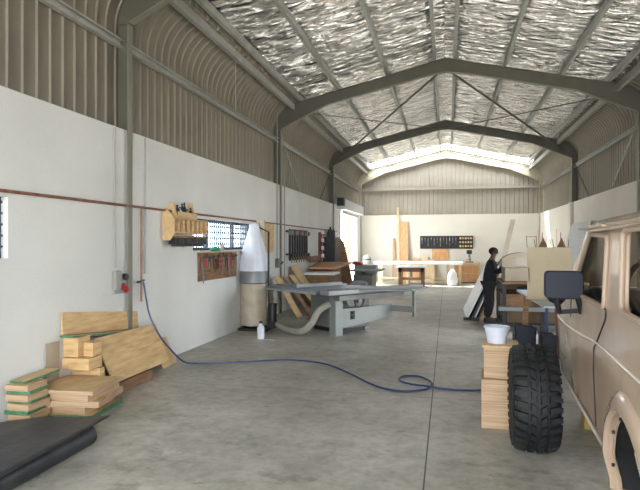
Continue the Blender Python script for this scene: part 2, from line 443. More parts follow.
# purlins and girts (C-sections)
def csec(mb, x, z, w, h, ya, yb, sgn, tilt=0):
    t = .008
    for c, s in (((0, 0), (t, h)), ((w/2, h/2-t/2), (w, t)), ((w/2, -h/2+t/2), (w, t)), ((w, h/2-.014), (t, .02)), ((w, -h/2+.014), (t, .02))):
        cx, cz = c[0]*sgn, c[1]; ca, sa = math.cos(tilt), math.sin(tilt)
        rot = Matrix.Rotation(-tilt, 3, 'Y')
        mb.box((x+cx*ca-cz*sa*-1, (ya+yb)/2, z+cz*ca-cx*sa), (s[0], yb-ya, s[1]), rot)
k = 1
for sgn in (-1, 1):
    for d in (.2, 1.31, 2.5, 3.45):
        x = RX+sgn*d; mb = MB(); csec(mb, x, roofz(x)+.075, .06, .13, Y0, YB, sgn, 0)
        struct('trim_%d' % k, mb, 'galv', smooth=False); k += 1
    mb = MB(); csec(mb, sgn*3.62+RX, 5.10, .07, .14, Y0, YB, sgn); struct('trim_%d' % k, mb, 'galv', smooth=False); k += 1
    mb = MB(); csec(mb, sgn*(SX-.045), 4.30, -.07, .11, Y0, YB, sgn); struct('trim_%d' % k, mb, 'galv', smooth=False); k += 1
mb = MB(); mb.bx(-4.1, YB-.02, 4.27, 4.1, YB+.08, 4.38); struct('trim_%d' % k, mb, 'sheet_gable', smooth=False); k += 1
# portal frames: web plate and flanges
def frame(Y, m, fw=.10):
    H = []
    outer = [(-4.19, 0), (-4.19, 5.0), (-3.9, 5.12), (RX, 6.02), (3.9, 5.12), (4.19, 5.0), (4.19, 0)]
    inner = [(-4.015, 0), (-4.015, 4.56), (-3.45, 4.83), (-2.85, 5.10), (-.45, 5.645), (RX, 5.71), (.4, 5.645), (2.8, 5.10), (3.4, 4.83), (4.015, 4.56), (4.015, 0)]
    mb = MB()
    # web as quads pairing resampled inner/outer
    def at(pl, x):
        for (xa, za), (xb, zb) in zip(pl, pl[1:]):
            if xb > xa and xa <= x <= xb: return za+(zb-za)*(x-xa)/(xb-xa)
    xs = [-4.015, -3.45, -2.85, -.45, RX, .4, 2.8, 3.4, 4.015]
    for a, b in zip(xs, xs[1:]):
        mb.slab([(a, Y, at(inner[1:-1], a)), (b, Y, at(inner[1:-1], b)), (b, Y, at(outer[1:-1], b)), (a, Y, at(outer[1:-1], a))], (0, .012, 0))
    for s in (-1, 1): mb.bx(s*4.19, Y, 0, s*4.015, Y+.012, 5.04)
    for pl, sg in ((inner, 1), (outer, -1)):
        mb.mi = 1 if sg == 1 else 0  # inner flanges get the copy with light in its colour
        for (xa, za), (xb, zb) in zip(pl, pl[1:]):
            mb.bar((xa, Y+.006, za), (xb, Y+.006, zb), .016, fw, up=(0, 1, 0))
    mb.mi = 0
    # end plates and stiffeners
    for s in (-1, 1):
        mb.bx(s*4.17, Y-fw/2, 4.55, s*3.99, Y+fw/2, 4.565)
    mb.bx(RX-.012, Y-fw/2, 5.68, RX+.012, Y+fw/2, 6.06)
    return mb
for Y in FRAMES:
    struct('trim_%d' % k, frame(Y, None), ['frame_steel', 'frame_flange_lit'], smooth=False); k += 1
struct('trim_%d' % k, frame(26.12, None, .12), ['cream_steel', 'cream_steel'], smooth=False); k += 1
# rod bracing: roof bay and right/left wall bays
def rod(p, q, r=.016, m='frame_steel'):
    global k
    struct('trim_%d' % k, MB().cyl(p, q, r, n=8), m); k += 1
for s in (-1, 1):
    rod((s*3.55, 13.15, 4.98), (RX+s*.1, 19.55, 5.72)); rod((RX+s*.12, 13.2, 5.74), (s*3.75, 19.5, 4.80), .028)
    rod((s*4.08, 13.2, 4.5), (s*4.1, 15.3, 3.16), .018, 'galv'); rod((s*4.08, 19.5, 4.4), (s*4.1, 17.7, 3.14), .018)
# parapet capping, column pilaster in right wall
struct('trim_%d' % k, MB().bx(3.95, 19.45, 0, 4.05, 19.75, 3.1), 'cream_wall', smooth=False); k += 1

# windows with security bars
def window(n, y0, y1, z0, z1, mull):
    mb = MB(); f = .05; x = -4.2
    for a in ([y0, y1-f] + mull): mb.bx(x, a, z0, x+.05, a+f, z1)
    for z in (z0, z1-f): mb.bx(x, y0, z, x+.05, y1, z+f)
    o = struct('window_%d' % n, mb, 'blue_frame', smooth=False)
    mb = MB(); y = y0+.09
    while y < y1-.03: mb.bar((x+.08, y, z0), (x+.08, y, z1), .022, .022); y += .092
    z = z0+.11
    while z < z1-.03: mb.bar((x+.08, y0, z), (x+.08, y1, z), .02, .02); z += .105
    obj('security_bars', mb, 'blue_frame', o, smooth=False)
    obj('window_glass', MB().bx(x+.02, y0, z0, x+.026, y1, z1), 'glass', o, smooth=False)
    obj('window_sill', MB().bx(-4.17, y0-.03, z0-.03, -4.03, y1+.03, z0), 'white_wall', o, smooth=False)
window(1, 3.0, 4.41, 1.57, 2.15, [3.7])
window(2, 8.3, 11.1, 1.60, 2.14, [9.02, 10.25])
# side door opening with roller box
d = thing('door_1', 'open side doorway with grey roller shutter box above it', 'doorway', (-4.05, 22.9, 0))
d['kind'] = 'structure'
obj('shutter_box', MB().bx(-4.25, 20.4, 3.03, -3.72, 25.0, 3.42), 'panel_pale', d, bev=.02)
obj('shutter_curtain', MB().bx(-3.95, 20.95, 2.9, -3.92, 24.85, 3.05), 'galv', d)
for y in (20.86, 24.82): obj('guide_rail', MB().bx(-4.12, y, 0, -4.0, y+.08, 3.05), 'panel_pale', d)
obj('shutter_motor', MB().bx(-4.0, 20.15, 3.15, -3.75, 20.4, 3.45), 'dark_metal', d, bev=.01)

# ------------------------------------------------------------ the vehicle body on the right
HV = R(4.2)
car = thing('car', 'beige primed off-road vehicle body shell with black door mirror standing at the right wall side', 'vehicle', (0.8, 3.0, 0), -HV)
CM = car.matrix_basis
import numpy as np
def VL(z, s=0):
    l = float(np.interp(z, [.45, .6, 1.0, 1.1, 1.13, 1.37, 1.8, 1.84], [.06, .02, 0, 0, .012, .015, .04, .10]))
    if s > 2.2: l += (s-2.2)**2*.25
    return l
def VP(s, z, l=0, side=1, W=1.62):
    x = VL(z, s)+l
    return (x if side == 1 else W-x, s, z)
def panel(outline, holes=(), side=1, step=.06, th=.025, extra=0.0, W=1.62):
    """curved sheet filling outline (s,z) minus holes, following the body section"""
    from mathutils.geometry import delaunay_2d_cdt, intersect_point_tri_2d
    def inside(p, poly):
        c = False; n = len(poly)
        for i in range(n):
            a, b = poly[i], poly[(i+1) % n]
            if (a[1] > p[1]) != (b[1] > p[1]) and p[0] < (b[0]-a[0])*(p[1]-a[1])/(b[1]-a[1])+a[0]: c = not c
        return c
    def dens(poly):
        out = []
        for i in range(len(poly)):
            a = Vector(poly[i]); b = Vector(poly[(i+1) % len(poly)]); n = max(1, int((b-a).length/step))
            out += [a.lerp(b, t/n) for t in range(n)]
        return out
    loops = [dens(outline)]+[dens(h) for h in holes]
    vs = []; ed = []
    for lp in loops:
        o = len(vs); vs += lp; ed += [(o+i, o+(i+1) % len(lp)) for i in range(len(lp))]
    xs = [p[0] for p in outline]; zs = [p[1] for p in outline]
    x = min(xs)+step*.5
    while x < max(xs):
        z = min(zs)+step*.5
        while z < max(zs):
            if inside((x, z), outline) and not any(inside((x, z), h) for h in holes) and min((v-Vector((x, z))).length for v in vs[:sum(map(len, loops))]) > step*.45: vs.append(Vector((x, z)))
            z += step
        x += step
    r = delaunay_2d_cdt(vs, ed, [], 0, 1e-6)
    V, F = r[0], r[2]
    F = [f for f in F if inside((sum(V[i].x for i in f)/len(f), sum(V[i].y for i in f)/len(f)), outline) and not any(inside((sum(V[i].x for i in f)/len(f), sum(V[i].y for i in f)/len(f)), h) for h in holes)]
    mb = MB(car); n = len(V)
    vv = [VP(v.x, v.y, extra, side, W) for v in V]+[VP(v.x, v.y, extra+th, side, W) for v in V]
    cnt = {}
    for f in F:
        for i in range(len(f)):
            e = (f[i], f[(i+1) % len(f)]); kk = tuple(sorted(e)); cnt.setdefault(kk, []).append(e)
    fs = [tuple(f) for f in F]+[tuple(i+n for i in reversed(f)) for f in F]
    fs += [(e[0][1], e[0][0], e[0][0]+n, e[0][1]+n) for e in cnt.values() if len(e) == 1]
    return mb.add(vv, fs)
def rnd(poly, r=.05, n=4):
    out = []; m = len(poly)
    for i in range(m):
        a, b, c = Vector(poly[i-1]), Vector(poly[i]), Vector(poly[(i+1) % m])
        rr = min(r, (a-b).length*.45, (c-b).length*.45)
        p = b+(a-b).normalized()*rr; q = b+(c-b).normalized()*rr
        out += [tuple(p*(1-t)**2+b*2*t*(1-t)+q*t*t) for t in [j/n for j in range(n+1)]]
    return out
WIN1 = rnd([(.24, 1.355), (.26, 1.745), (.83, 1.765), (1.16, 1.53), (1.38, 1.355)], .045)
WIN2 = rnd([(-.16, 1.385), (-.10, 1.77), (-1.25, 1.77), (-1.25, 1.385)], .07)
def arch(c, r, n=14, a0=0, a1=180, zc=.45): return [(c+r*math.cos(R(a0+(a1-a0)*t/n)), zc+r*math.sin(R(a0+(a1-a0)*t/n))) for t in range(n+1)]
AR = arch(-.30, .50, a0=12, a1=180)
side_out = [(.36, .57), (1.5, .57), (2.68, .58), (2.80, .62), (2.82, .8), (2.78, 1.04), (2.3, 1.14), (1.86, 1.25), (1.72, 1.40), (1.48, 1.55), (.96, 1.80), (.80, 1.815), (-1.5, 1.815), (-1.5, .57), (-.82, .57)]+[p for p in reversed(AR)]
bs = obj('body_side', panel(side_out, [WIN1, WIN2]), 'body_paint', car)
obj('body_side', panel(side_out, [WIN1, WIN2], side=-1), 'body_edge', car)
# arch flare (rolled lip) and inner wheel house
def sweep_profile(path, prof):
    vs = []
    for s_, z, ns, nz in path:
        for o, l in prof: vs.append((VL(min(z, 1.0), s_)+l, s_+ns*o, z+nz*o))
    m = len(prof); n = len(path)
    return vs, [(i*m+j, i*m+(j+1) % m, (i+1)*m+(j+1) % m, (i+1)*m+j) for i in range(n-1) for j in range(m)]+[tuple(range(m)), tuple((n-1)*m+j for j in range(m-1, -1, -1))]
path = []
for t in range(33):
    a = R(-4+188*t/32); path.append((-.30+.50*math.cos(a), .44+.50*math.sin(a), math.cos(a), math.sin(a)))
mb = MB(car); mb.add(*sweep_profile(path, [(-.018, .015), (-.018, -.012), (.0, -.030), (.04, -.028), (.085, -.008), (.10, .015)]))
obj('arch_flare', mb, 'body_paint', car)
mb = MB(car); mb.add(*sweep_profile([p for p in path], [(-.012, .012), (-.034, .012), (-.034, .022), (-.012, .024)]))
fl_ = obj('arch_inner_lip', mb, 'body_edge', car)
mb = MB(car)
for t in (3, 8, 13, 19, 24): mb = MB(car); p = path[t]; mb.cyl((VL(p[1])-.003, p[0]-p[2]*.04, p[1]-p[3]*.04), (VL(p[1])+.01, p[0]-p[2]*.04, p[1]-p[3]*.04), .009, n=8); obj('bolt', mb, 'black', car)

mb = MB(car); mb.add(*sweep_profile([(p[0]-p[2]*.0, p[1], p[2], p[3]) for p in path], [(.02, .03), (.02, .12), (.0, .12), (.0, .03)]))
obj('wheel_house_edge', mb, 'black', car)
mb = MB(car); mb.add(*sweep_profile(path, [(.0, .12), (.0, .62), (-.03, .62), (-.03, .12)]))
obj('wheel_house', mb, 'tub', car)
mb = MB(car); mb.lathe([(.02, .10), (.37, .10), (.41, .14), (.41, .60), (.02, .60)], (0, -.46, .40), axis='x', n=28)
ins = obj('inner_tub', mb, 'tub', car)
mb = MB(car); mb.tube([(.30, -.20, .12+.05*t) if False else (.085, -.22, .12+.12*t) for t in range(6)], .008); obj('brake_pipe', mb, 'black', car)
# sill: tucked lower valance
mb = MB(car)
mb.prism([(.02, .585), (.035, .56), (.11, .47), (.16, .46), (.16, .585)], (0, .34, 0), (1, 0, 0), (0, 0, 1), (0, 2.40, 0))
obj('sill', mb, 'body_edge', car, bev=.004)
mb = MB(car); mb.tube([VP(.37, .575, -.004), VP(1.5, .575, -.004), VP(2.3, .585, -.004), VP(2.7, .60, -.004)], .009, 8); obj('sill_flange', mb, 'tub', car)
# door: shut lines and raised skin
door_out = rnd([(.52, .62), (.50, .95), (.47, 1.13), (.22, 1.30), (.20, 1.35), (1.50, 1.35), (1.52, 1.2), (1.50, .62)], .03)
dr = obj('door', panel(door_out, th=.012, extra=-.002), 'body_paint', car)
mb = MB(car); mb.tube([VP(s_, z, -.002) for s_, z in door_out+[door_out[0]]], .005, 6, cap=False); obj('door_gap', mb, 'black', car)
# swage line along belt and door
mb = MB(car); mb.tube([VP(s_, z, .002) for s_, z in sm([(2.72, 1.02), (2.3, 1.06), (1.8, 1.06), (1.1, 1.09), (.5, 1.125), (.2, 1.13), (-1.5, 1.13)], 5)], .010, 8); obj('swage_line', mb, 'body_paint', car)
# window surrounds and glass
def surround(poly, nm, l0=-.006):
    mb = MB(car); pts = [VP(s_, z, l0) for s_, z in poly]; pts.append(pts[0]); mb.tube(pts, .014, 8, cap=False)
    return obj(nm, mb, 'body_edge', car)
surround(WIN1, 'window_frame'); surround(WIN2, 'window_frame')
mb = MB(car); mb.tube([VP(s_, z, .012) for s_, z in WIN1+[WIN1[0]]], .011, 6, cap=False); obj('window_seal', mb, 'black', car)
def glass_panel(poly, l):
    mb = MB(car); mb.add([VP(s_, z, l) for s_, z in poly], [tuple(range(len(poly)))]); return mb
for W_ in (WIN1, WIN2):
    obj('window_glass', glass_panel(W_, .02), 'car_glass', car, smooth=False)
    mb = MB(car); mb.add([VP(s_, z, .02, -1) for s_, z in W_], [tuple(range(len(W_)))]); obj('window_glass', mb, 'brown_inside', car, smooth=False)
# roof with gutter
mb = MB(car); rows = []
for s_ in [-1.5, -1.0, -.5, 0, .5, .72, .84, .90]:
    dz = 0 if s_ < .7 else -((s_-.7)**2)*.4
    row = []
    for l, z in [(.035, 1.80), (.03, 1.815), (.06, 1.845), (.12, 1.862), (.3, 1.88), (.81, 1.895), (1.32, 1.88), (1.50, 1.862), (1.56, 1.845), (1.59, 1.815), (1.585, 1.80)]: row.append((l, s_, z+dz))
    rows.append(row)
m_ = 11; vs = [p for r_ in rows for p in r_]+[(p[0], p[1], p[2]-.02) for r_ in rows for p in r_]; n_ = len(rows)*m_
fs = [(i*m_+j, i*m_+j+1, (i+1)*m_+j+1, (i+1)*m_+j) for i in range(len(rows)-1) for j in range(m_-1)]
fs += [tuple(a+n_ for a in reversed(f)) for f in fs]
bd = [j for j in range(m_)]+[i*m_+m_-1 for i in range(1, len(rows))]+[(len(rows)-1)*m_+j for j in range(m_-2, -1, -1)]+[i*m_ for i in range(len(rows)-2, 0, -1)]
fs += [(bd[i], bd[(i+1) % len(bd)], bd[(i+1) % len(bd)]+n_, bd[i]+n_) for i in range(len(bd))]
obj('roof_panel', mb.add(vs, fs), 'body_paint', car)
mb = MB(car); mb.bar((.0, .16, 1.80), (.0, .98, 1.802), .035, .014); mb.bar((.012, -1.5, 1.805), (.012, .16, 1.805), .02, .012)
obj('rain_gutter', mb, 'body_edge', car, bev=.003)
# windscreen frame header, cowl, bonnet, front end
mb = MB(car); mb.bar((.05, .96, 1.81), (1.57, .96, 1.81), .07, .04); obj('screen_header', mb, 'body_edge', car, bev=.008)
mb = MB(car); mb.slab([(.08, .99, 1.79), (1.54, .99, 1.79), (1.56, 1.74, 1.37), (.06, 1.74, 1.37)], (0, .004, .002)); obj('windscreen', mb, 'car_glass', car, smooth=False)
mb = MB(car); mb.slab([(.03, 1.72, 1.33), (1.59, 1.72, 1.33), (1.59, 1.88, 1.25), (.03, 1.88, 1.25)], (0, 0, .03)); obj('cowl', mb, 'body_edge', car, bev=.006)
mb = MB(car); mb.slab([(.16, 1.88, 1.25), (1.46, 1.88, 1.25), (1.40, 2.75, 1.08), (.22, 2.75, 1.08)], (0, 0, .045)); obj('bonnet', mb, 'body_paint', car, bev=.015)
for sd_ in (1, -1):
    mb = MB(car); P_ = [(0.02, 1.86, 1.245), (.17, 1.86, 1.27), (.24, 2.72, 1.10), (.10, 2.76, 1.03)]
    if sd_ < 0: P_ = [(1.62-x, y, z) for x, y, z in P_]
    mb.slab(P_, (0, 0, -.02)); obj('wing_top', mb, 'body_paint', car, bev=.006)
mb = MB(car); mb.bx(.10, 2.74, .60, 1.52, 2.80, 1.06); obj('front_panel', mb, 'body_edge', car, bev=.01)
mb = MB(car); mb.bx(.06, .30, .56, 1.56, 2.0, .60).bx(.70, -1.5, .56, 1.56, .30, .60); obj('floor_pan', mb, 'brown_inside', car)
mb = MB(car); mb.bx(.10, 1.42, .6, 1.52, 1.47, 1.33); obj('firewall', mb, 'brown_inside', car)
mb = MB(car); mb.prism([(1.10, 1.10), (1.12, 1.33), (1.2, 1.39), (1.5, 1.38), (1.5, 1.10)], (.1, 0, 0), (0, 1, 0), (0, 0, 1), (1.42, 0, 0)); obj('dashboard', mb, 'black', car, bev=.015)
mb = MB(car); mb.bx(.06, -1.52, .6, 1.56, -1.48, 1.8); obj('rear_bulkhead', mb, 'brown_inside', car)
for x in (.25, .95):
    mb = MB(car); mb.bx(x, .15, .72, x+.45, .62, .90); mb.slab([(x, .12, .88), (x+.45, .12, .88), (x+.42, .0, 1.42), (x+.03, .0, 1.42)], (0, .11, .02)); obj('seat', mb, 'brown_inside', car, bev=.04)
# steering wheel
sw = MB(car); C0 = Vector((.34, .45, 1.44)); ax = Vector((0.15, -1, .45)).normalized(); u_ = ax.cross(Vector((1, 0, 0))).normalized(); w_ = ax.cross(u_)
pts = [C0+(u_*math.cos(t)+w_*math.sin(t))*.185 for t in [2*math.pi*i/32 for i in range(32)]]
sw.tube(pts+[pts[0]], .017, 8, cap=False)
for t in (0.5, 2.6, 4.7): sw.bar(C0, C0+(u_*math.cos(t)+w_*math.sin(t))*.18, .03, .012)
sw.cyl(C0-ax*.02, C0+ax*.02, .05); sw.cyl(C0, C0-ax*.5, .02)
obj('steering_wheel', sw, 'black', car)
# supporting blocks under the sill
# mirror on the door
MW = Matrix.Identity(4)
mi = MB(car)
c_ = CM.inverted() @ Vector((.772, 4.02, 1.427))
def rbox(mb, c, sx, sy, sz, r, n=5):
    poly = rnd([(-sx/2, -sz/2), (sx/2, -sz/2), (sx/2, sz/2), (-sx/2, sz/2)], r, n)
    lv = []
    for yy, k_ in ((-sy/2, .93), (-sy*.38, 1), (sy*.2, 1), (sy*.42, .86), (sy/2, .6)):
        lv.append([(c[0]+x*k_, c[1]+yy, c[2]+z*k_) for x, z in poly])
    m = len(poly); vs = [p for l in lv for p in l]
    mb.add(vs, [(i*m+j, i*m+(j+1) % m, (i+1)*m+(j+1) % m, (i+1)*m+j) for i in range(4) for j in range(m)]+[tuple(range(m)), tuple(4*m+j for j in reversed(range(m)))])
rbox(mi, c_, .245, .09, .188, .035)
mo = obj('mirror', mi, 'mirror_black', car)
gm = MB(car); poly = rnd([(-.106, -.077), (.106, -.077), (.106, .077), (-.106, .077)], .03, 5)
gm.slab([(c_[0]+x, c_[1]-.047, c_[2]+z) for x, z in poly], (0, -.003, 0)); obj('mirror_glass', gm, 'mirror_black', mo)
for dx, ex in ((-.055, -.01), (.085, .02)):
    a = MB(car); a.bar((c_[0]+dx, c_[1]+.0, c_[2]-.07), (c_[0]+dx+.035, c_[1]+.03, c_[2]-.20), .035, .022); obj('mirror_bracket', a, 'black', mo, bev=.004)
a = MB(car); a.bar((c_[0]-.03, c_[1]+.03, c_[2]-.19), (.03, c_[1]+.06, 1.25), .03, .03); a.bar((c_[0]+.115, c_[1]+.03, c_[2]-.19), (.03, c_[1]+.02, 1.27), .03, .03); obj('mirror_foot', a, 'black', mo, bev=.004)

for i, (s_, lab) in enumerate(((2.5, 'yellowish timber block on the floor under the front of the vehicle body'), (1.15, 'long timber block lying under the vehicle sill beside the tyre'))):
    mb = MB(car); mb.bx(.25, s_, 0, 1.3, s_+.22, .12); mb.bx(.35, s_+.02, .12, .6, s_+.2, .25)
    tag(obj('timber_block', mb, 'yellow'), lab, 'block')

# ------------------------------------------------------------ the big mud tyre
def tyre():
    t = thing('off_road_wheel', 'big black mud-terrain tyre with chunky lugs standing beside the vehicle body', 'tyre', (.695, 4.84, 0), R(-2))
    Rr, w = .436, .32
    mb = MB(t); prof = [(.20, -.12), (.21, -.15), (.27, -w/2-.005), (.34, -w/2-.01), (.375, -w/2+.012), (.392, -w/2+.04), (.410, -.05), (.412, 0), (.410, .05), (.392, w/2-.04), (.375, w/2-.012), (.34, w/2+.01), (.27, w/2+.005), (.21, .15), (.20, .12)]
    mb.lathe(prof, (0, 0, Rr), axis='x', n=56, closed=True); obj('tyre', mb, 'rubber', t)
    tr = MB(t)
    def crown(x): return .024*abs(x/(w/2))**2.6
    def lug(a0, a1, x0, x1, r0, r1, sk=0, dx=0):
        vs = []
        for r in (r0, r1):
            sh = 0 if r == r0 else .006
            for aa, xx in ((a0+sh, x0+sh), (a1-sh, x0+sh), (a1-sh, x1-sh), (a0+sh, x1-sh)):
                a = aa+sk*(xx-x0)
                rq = r-crown(xx); vs.append((xx+dx, rq*math.cos(a), Rr+rq*math.sin(a)))
        tr.add(vs, [(0, 1, 2, 3), (7, 6, 5, 4), (0, 4, 5, 1), (1, 5, 6, 2), (2, 6, 7, 3), (3, 7, 4, 0)])
    n = 32
    for i in range(n):
        a = 2*math.pi*i/n; st = 2*math.pi/n
        lug(a+.02, a+st*.68, -w/2+.0, -w/2+.085, .39, Rr, .4)
        lug(a+.02+st*.5, a+st*1.18, w/2-.085, w/2, .39, Rr, -.4)
        lug(a+st*.25, a+st*.90, -w/2+.10, -.012, .40, Rr, 1.4)
        lug(a+st*.70, a+st*1.35, .012, w/2-.10, .40, Rr, -1.4)
        for s_ in (-1, 1):
            o = 0 if s_ < 0 else st*.5
            vs = []
            for r, x in ((.395, w/2), (.35, w/2+.008)):
                for aa in (a+o+.03, a+o+st*.6): vs.append((s_*(x-.01), r*math.cos(aa), Rr+r*math.sin(aa)))
                for aa in (a+o+st*.6, a+o+.03): vs.append((s_*(x+.012), r*math.cos(aa), Rr+r*math.sin(aa)))
            tr.add(vs, [(0, 1, 2, 3), (7, 6, 5, 4), (0, 4, 5, 1), (1, 5, 6, 2), (2, 6, 7, 3), (3, 7, 4, 0)])
    obj('tread', tr, 'rubber', t, smooth=False)
    rm = MB(t); rm.lathe([(.205, -.14), (.19, -.12), (.185, 0), (.19, .12), (.205, .14), (.17, .12), (.165, -.02), (.06, -.04), (.06, -.06), (.17, -.04), (.17, -.12)], (0, 0, Rr), axis='x', n=36, closed=True)
    obj('rim', rm, 'dark_metal', t)
tyre()

# ------------------------------------------------------------ laminated blocks and bucket
t = tag(obj('plywood_block', MB().slab([(.31, 5.30, 0), (.72, 5.30, 0), (.75, 5.78, 0), (.34, 5.78, 0)], (0, 0, .452)), 'ply_edge', bev=.004, smooth=False), 'lower laminated plywood block standing on the floor left of the tyre', 'block')
t = tag(obj('plywood_block', MB().slab([(.335, 5.36, .452), (.65, 5.34, .452), (.68, 5.72, .452), (.36, 5.74, .452)], (0, 0, .29)), 'ply_edge', bev=.004, smooth=False), 'upper laminated plywood block carrying the white bucket', 'block')
tag(obj('plywood_offcut', MB().slab([(.32, 5.34, .742), (.66, 5.33, .742), (.67, 5.70, .742), (.34, 5.72, .742)], (0, 0, .018)), 'ply', smooth=False), 'thin plywood offcut between the bucket and the laminated block', 'offcut')
b = thing('bucket', 'white plastic bucket standing on the stacked plywood blocks', 'bucket', (.465, 5.52, .76))
mb = MB(b); mb.lathe([(.084, 0), (.086, .0), (.112, .14), (.122, .142), (.122, .158), (.114, .16), (.110, .155), (.082, .012), (.0, .01)], n=32); obj('pail', mb, 'bucket', b)
mb = MB(b); mb.tube([(.118*math.cos(a), .118*math.sin(a), .125) for a in [math.pi*i/16 for i in range(17)]], .003, 6); obj('handle', mb, 'alu', b)
# ------------------------------------------------------------ boards by the left wall
def board(c4, th, m, label, group=None, edge=None, name='plywood_board'):
    mb = MB(); mb.slab(c4, th)
    if edge:
        mb.m = [0, 0]+[1]*(len(mb.f)-2)
        return tag(obj(name, mb, [m, edge], smooth=False), label, 'board', group)
    return tag(obj(name, mb, m, smooth=False), label, 'board', group)
def rect(cx, cy, z, sx, sy, a=0):
    c, s = math.cos(R(a)), math.sin(R(a))
    return [(cx+x*c-y*s, cy+x*s+y*c, z) for x, y in ((-sx/2, -sy/2), (sx/2, -sy/2), (sx/2, sy/2), (-sx/2, sy/2))]
# front stack of panels
zz = 0; fs_ = [('green', 0), ('ply_edge', .02), ('ply_edge', 0), ('ply_edge', .03), ('ply_edge', -.01)]
labs = ['bottom plywood panel of the front stack, green edged', 'second plywood panel up in the front stack', 'middle plywood panel of the front stack', 'plywood panel just below the top of the front stack', 'square top plywood panel of the front stack by the rubber sheet']
for i in range(5):
    e = ['green_edge', 'ply_edge', 'ply_edge', 'ply_edge', 'ply_edge'][i]
    cx, cy = [(-3.64, 4.95), (-3.66, 4.93), (-3.63, 4.95), (-3.64, 4.94), (-3.665, 4.93)][i]
    a = [7, 3, 11, 2, 6][i]
    th = [.05, .065, .06, .075, .035][i]; gap = [.0, .0, .0, .0, .0][i]
    zz += gap
    sx, sy = [(.54, .64), (.44, .50), (.58, .60), (.50, .55), (.64, .62)][i]
    board(rect(cx, cy, zz, sx, sy, a), (0, 0, th), 'ply', labs[i], 'plywood panels in the front stack', e, 'plywood_board'); zz += th
# small stack at the wall, raised on a carton of offcuts
zz = 0
labs = ['lowest board of the small wall-side stack', 'second board of the small wall-side stack', 'third board of the small wall-side stack, green edged', 'fourth board of the small wall-side stack', 'fifth board of the small wall-side stack, green edged', 'sixth board of the small wall-side stack', 'green-edged board near the top of the small wall-side stack', 'top plywood board of the small stack against the white wall']
for i in range(8):
    e = 'green_edge' if i in (2, 4, 6) else 'ply_edge'
    th = [.06, .06, .04, .06, .03, .06, .03, .05][i]
    board(rect(-3.89+[0, .01, -.01, .02, 0, .015, 0, -.01][i], 4.47+[0, .02, -.01, 0, .03, -.02, .01, 0][i], zz, .24, .27, [3, 0, 5, -2, 4, 1, 6, 3][i]), (0, 0, th), 'ply', labs[i], 'boards in the small wall-side stack', e, 'plywood_board'); zz += th
board([(-4.02, 4.40, .392), (-3.86, 4.40, .392), (-3.84, 4.86, .415), (-4.0, 4.86, .415)], (0, 0, .02), 'ply', 'thin board bridging the small stack and the leaning grey board', None, 'green_edge')
board([(-4.035, 4.86, 0), (-4.035, 5.08, 0), (-4.045, 5.10, .67), (-4.045, 4.90, .67)], (.012, 0, 0), 'mdf_grey', 'grey-brown board leaning on the wall behind the stacks')
# the long pile: boxes, shelf board, upright board, leaning sheets
board([(-4.035, 5.13, .735), (-4.03, 6.60, .585), (-4.045, 6.60, .81), (-4.045, 5.13, .97)], (.022, 0, 0), 'ply2', 'long plywood board standing on edge against the wall on top of the pile')
board([(-4.03, 5.10, .705), (-3.87, 5.10, .705), (-3.87, 6.45, .57), (-4.03, 6.45, .57)], (0, 0, .022), 'ply', 'long plywood board lying flat on top of the pile', None, 'green_edge')
for nm, (x0, x1, y0, y1, z0, z1), lab in (
    ('timber_block', (-4.03, -3.845, 5.15, 5.36, .49, .70), 'plywood block under the shelf board, nearest the wall'),
    ('timber_block', (-4.03, -3.70, 5.13, 5.36, .36, .485), 'wide plywood block lying under the two upper blocks'),
    ('timber_block', (-4.03, -3.68, 5.29, 5.38, .18, .355), 'plywood block low in the pile behind the front stack'),
    ('timber_block', (-4.03, -3.68, 5.30, 5.40, 0, .175), 'lowest plywood block in the pile behind the front stack'),
    ('timber_block', (-3.83, -3.715, 5.22, 5.38, .49, .64), 'shorter darker plywood block beside the dark gap in the pile'),
    ('timber_block', (-4.03, -3.93, 6.0, 6.30, 0, .57), 'upright timber block holding up the shelf board by the column')):
    tag(obj(nm, MB().bx(x0, y0, z0, x1, y1, z1), 'ply2', bev=.004, smooth=False), lab, 'block')
board([(-3.68, 5.54, .125), (-3.68, 6.79, .125), (-3.85, 6.72, .63), (-3.85, 5.42, .643)], (.02, .0, .006), 'ply2', 'large knotty plywood sheet leaning on the pile by the wall')
board([(-3.84, 5.56, 0), (-3.84, 6.30, 0), (-3.84, 6.30, .12), (-3.84, 5.56, .12)], (.21, .0, 0), 'ply_dark', 'low timber box under the leaning plywood sheet')
board([(-3.78, 6.83, 0), (-3.84, 7.33, 0), (-4.0, 7.28, .36), (-3.96, 6.80, .40)], (.018, 0, 0), 'ply', 'small plywood board leaning at the far end of the pile')

# rubber sheet on its roll
mr = thing('rubber_mat', 'black rubber sheet unrolled over its thick roll in the near left corner', 'rubber mat', (-3.4, 3.6, 0))
mb = MB(); a0, a1 = Vector((-3.98, 2.55, .11)), Vector((-2.97, 4.08, .11))
a0, a1 = Vector((-2.96, 2.6, .088)), Vector((-2.965, 4.10, .088))
mb.tube([a0, a1], .088, 24)
obj('roll', mb, 'mat_rubber', mr)
mb = MB(); n = 24; vs = []; nx = 20
for j in range(n+1):
    for i in range(nx+1):
        u = i/nx; v = j/n
        x = -4.0+u*1.17; y = 2.5+v*(1.62+.10*u)
        z = .195+.012*noise.noise(Vector((x*2, y*2, 1)))+.04*math.sin(u*math.pi)*0
        if u > .8: z += -.02*(u-.8)*5*(1-v)+.03*(u-.8)*5*v
        if u < .5: z -= (.5-u)*.20
        vs.append((x, y, z))
mb.add(vs, [(j*(nx+1)+i, j*(nx+1)+i+1, (j+1)*(nx+1)+i+1, (j+1)*(nx+1)+i) for j in range(n) for i in range(nx)])
o = obj('sheet', mb, 'mat_rubber', mr); q = o.modifiers.new('s', 'SOLIDIFY'); q.thickness = .008
mb = MB(); vs = []
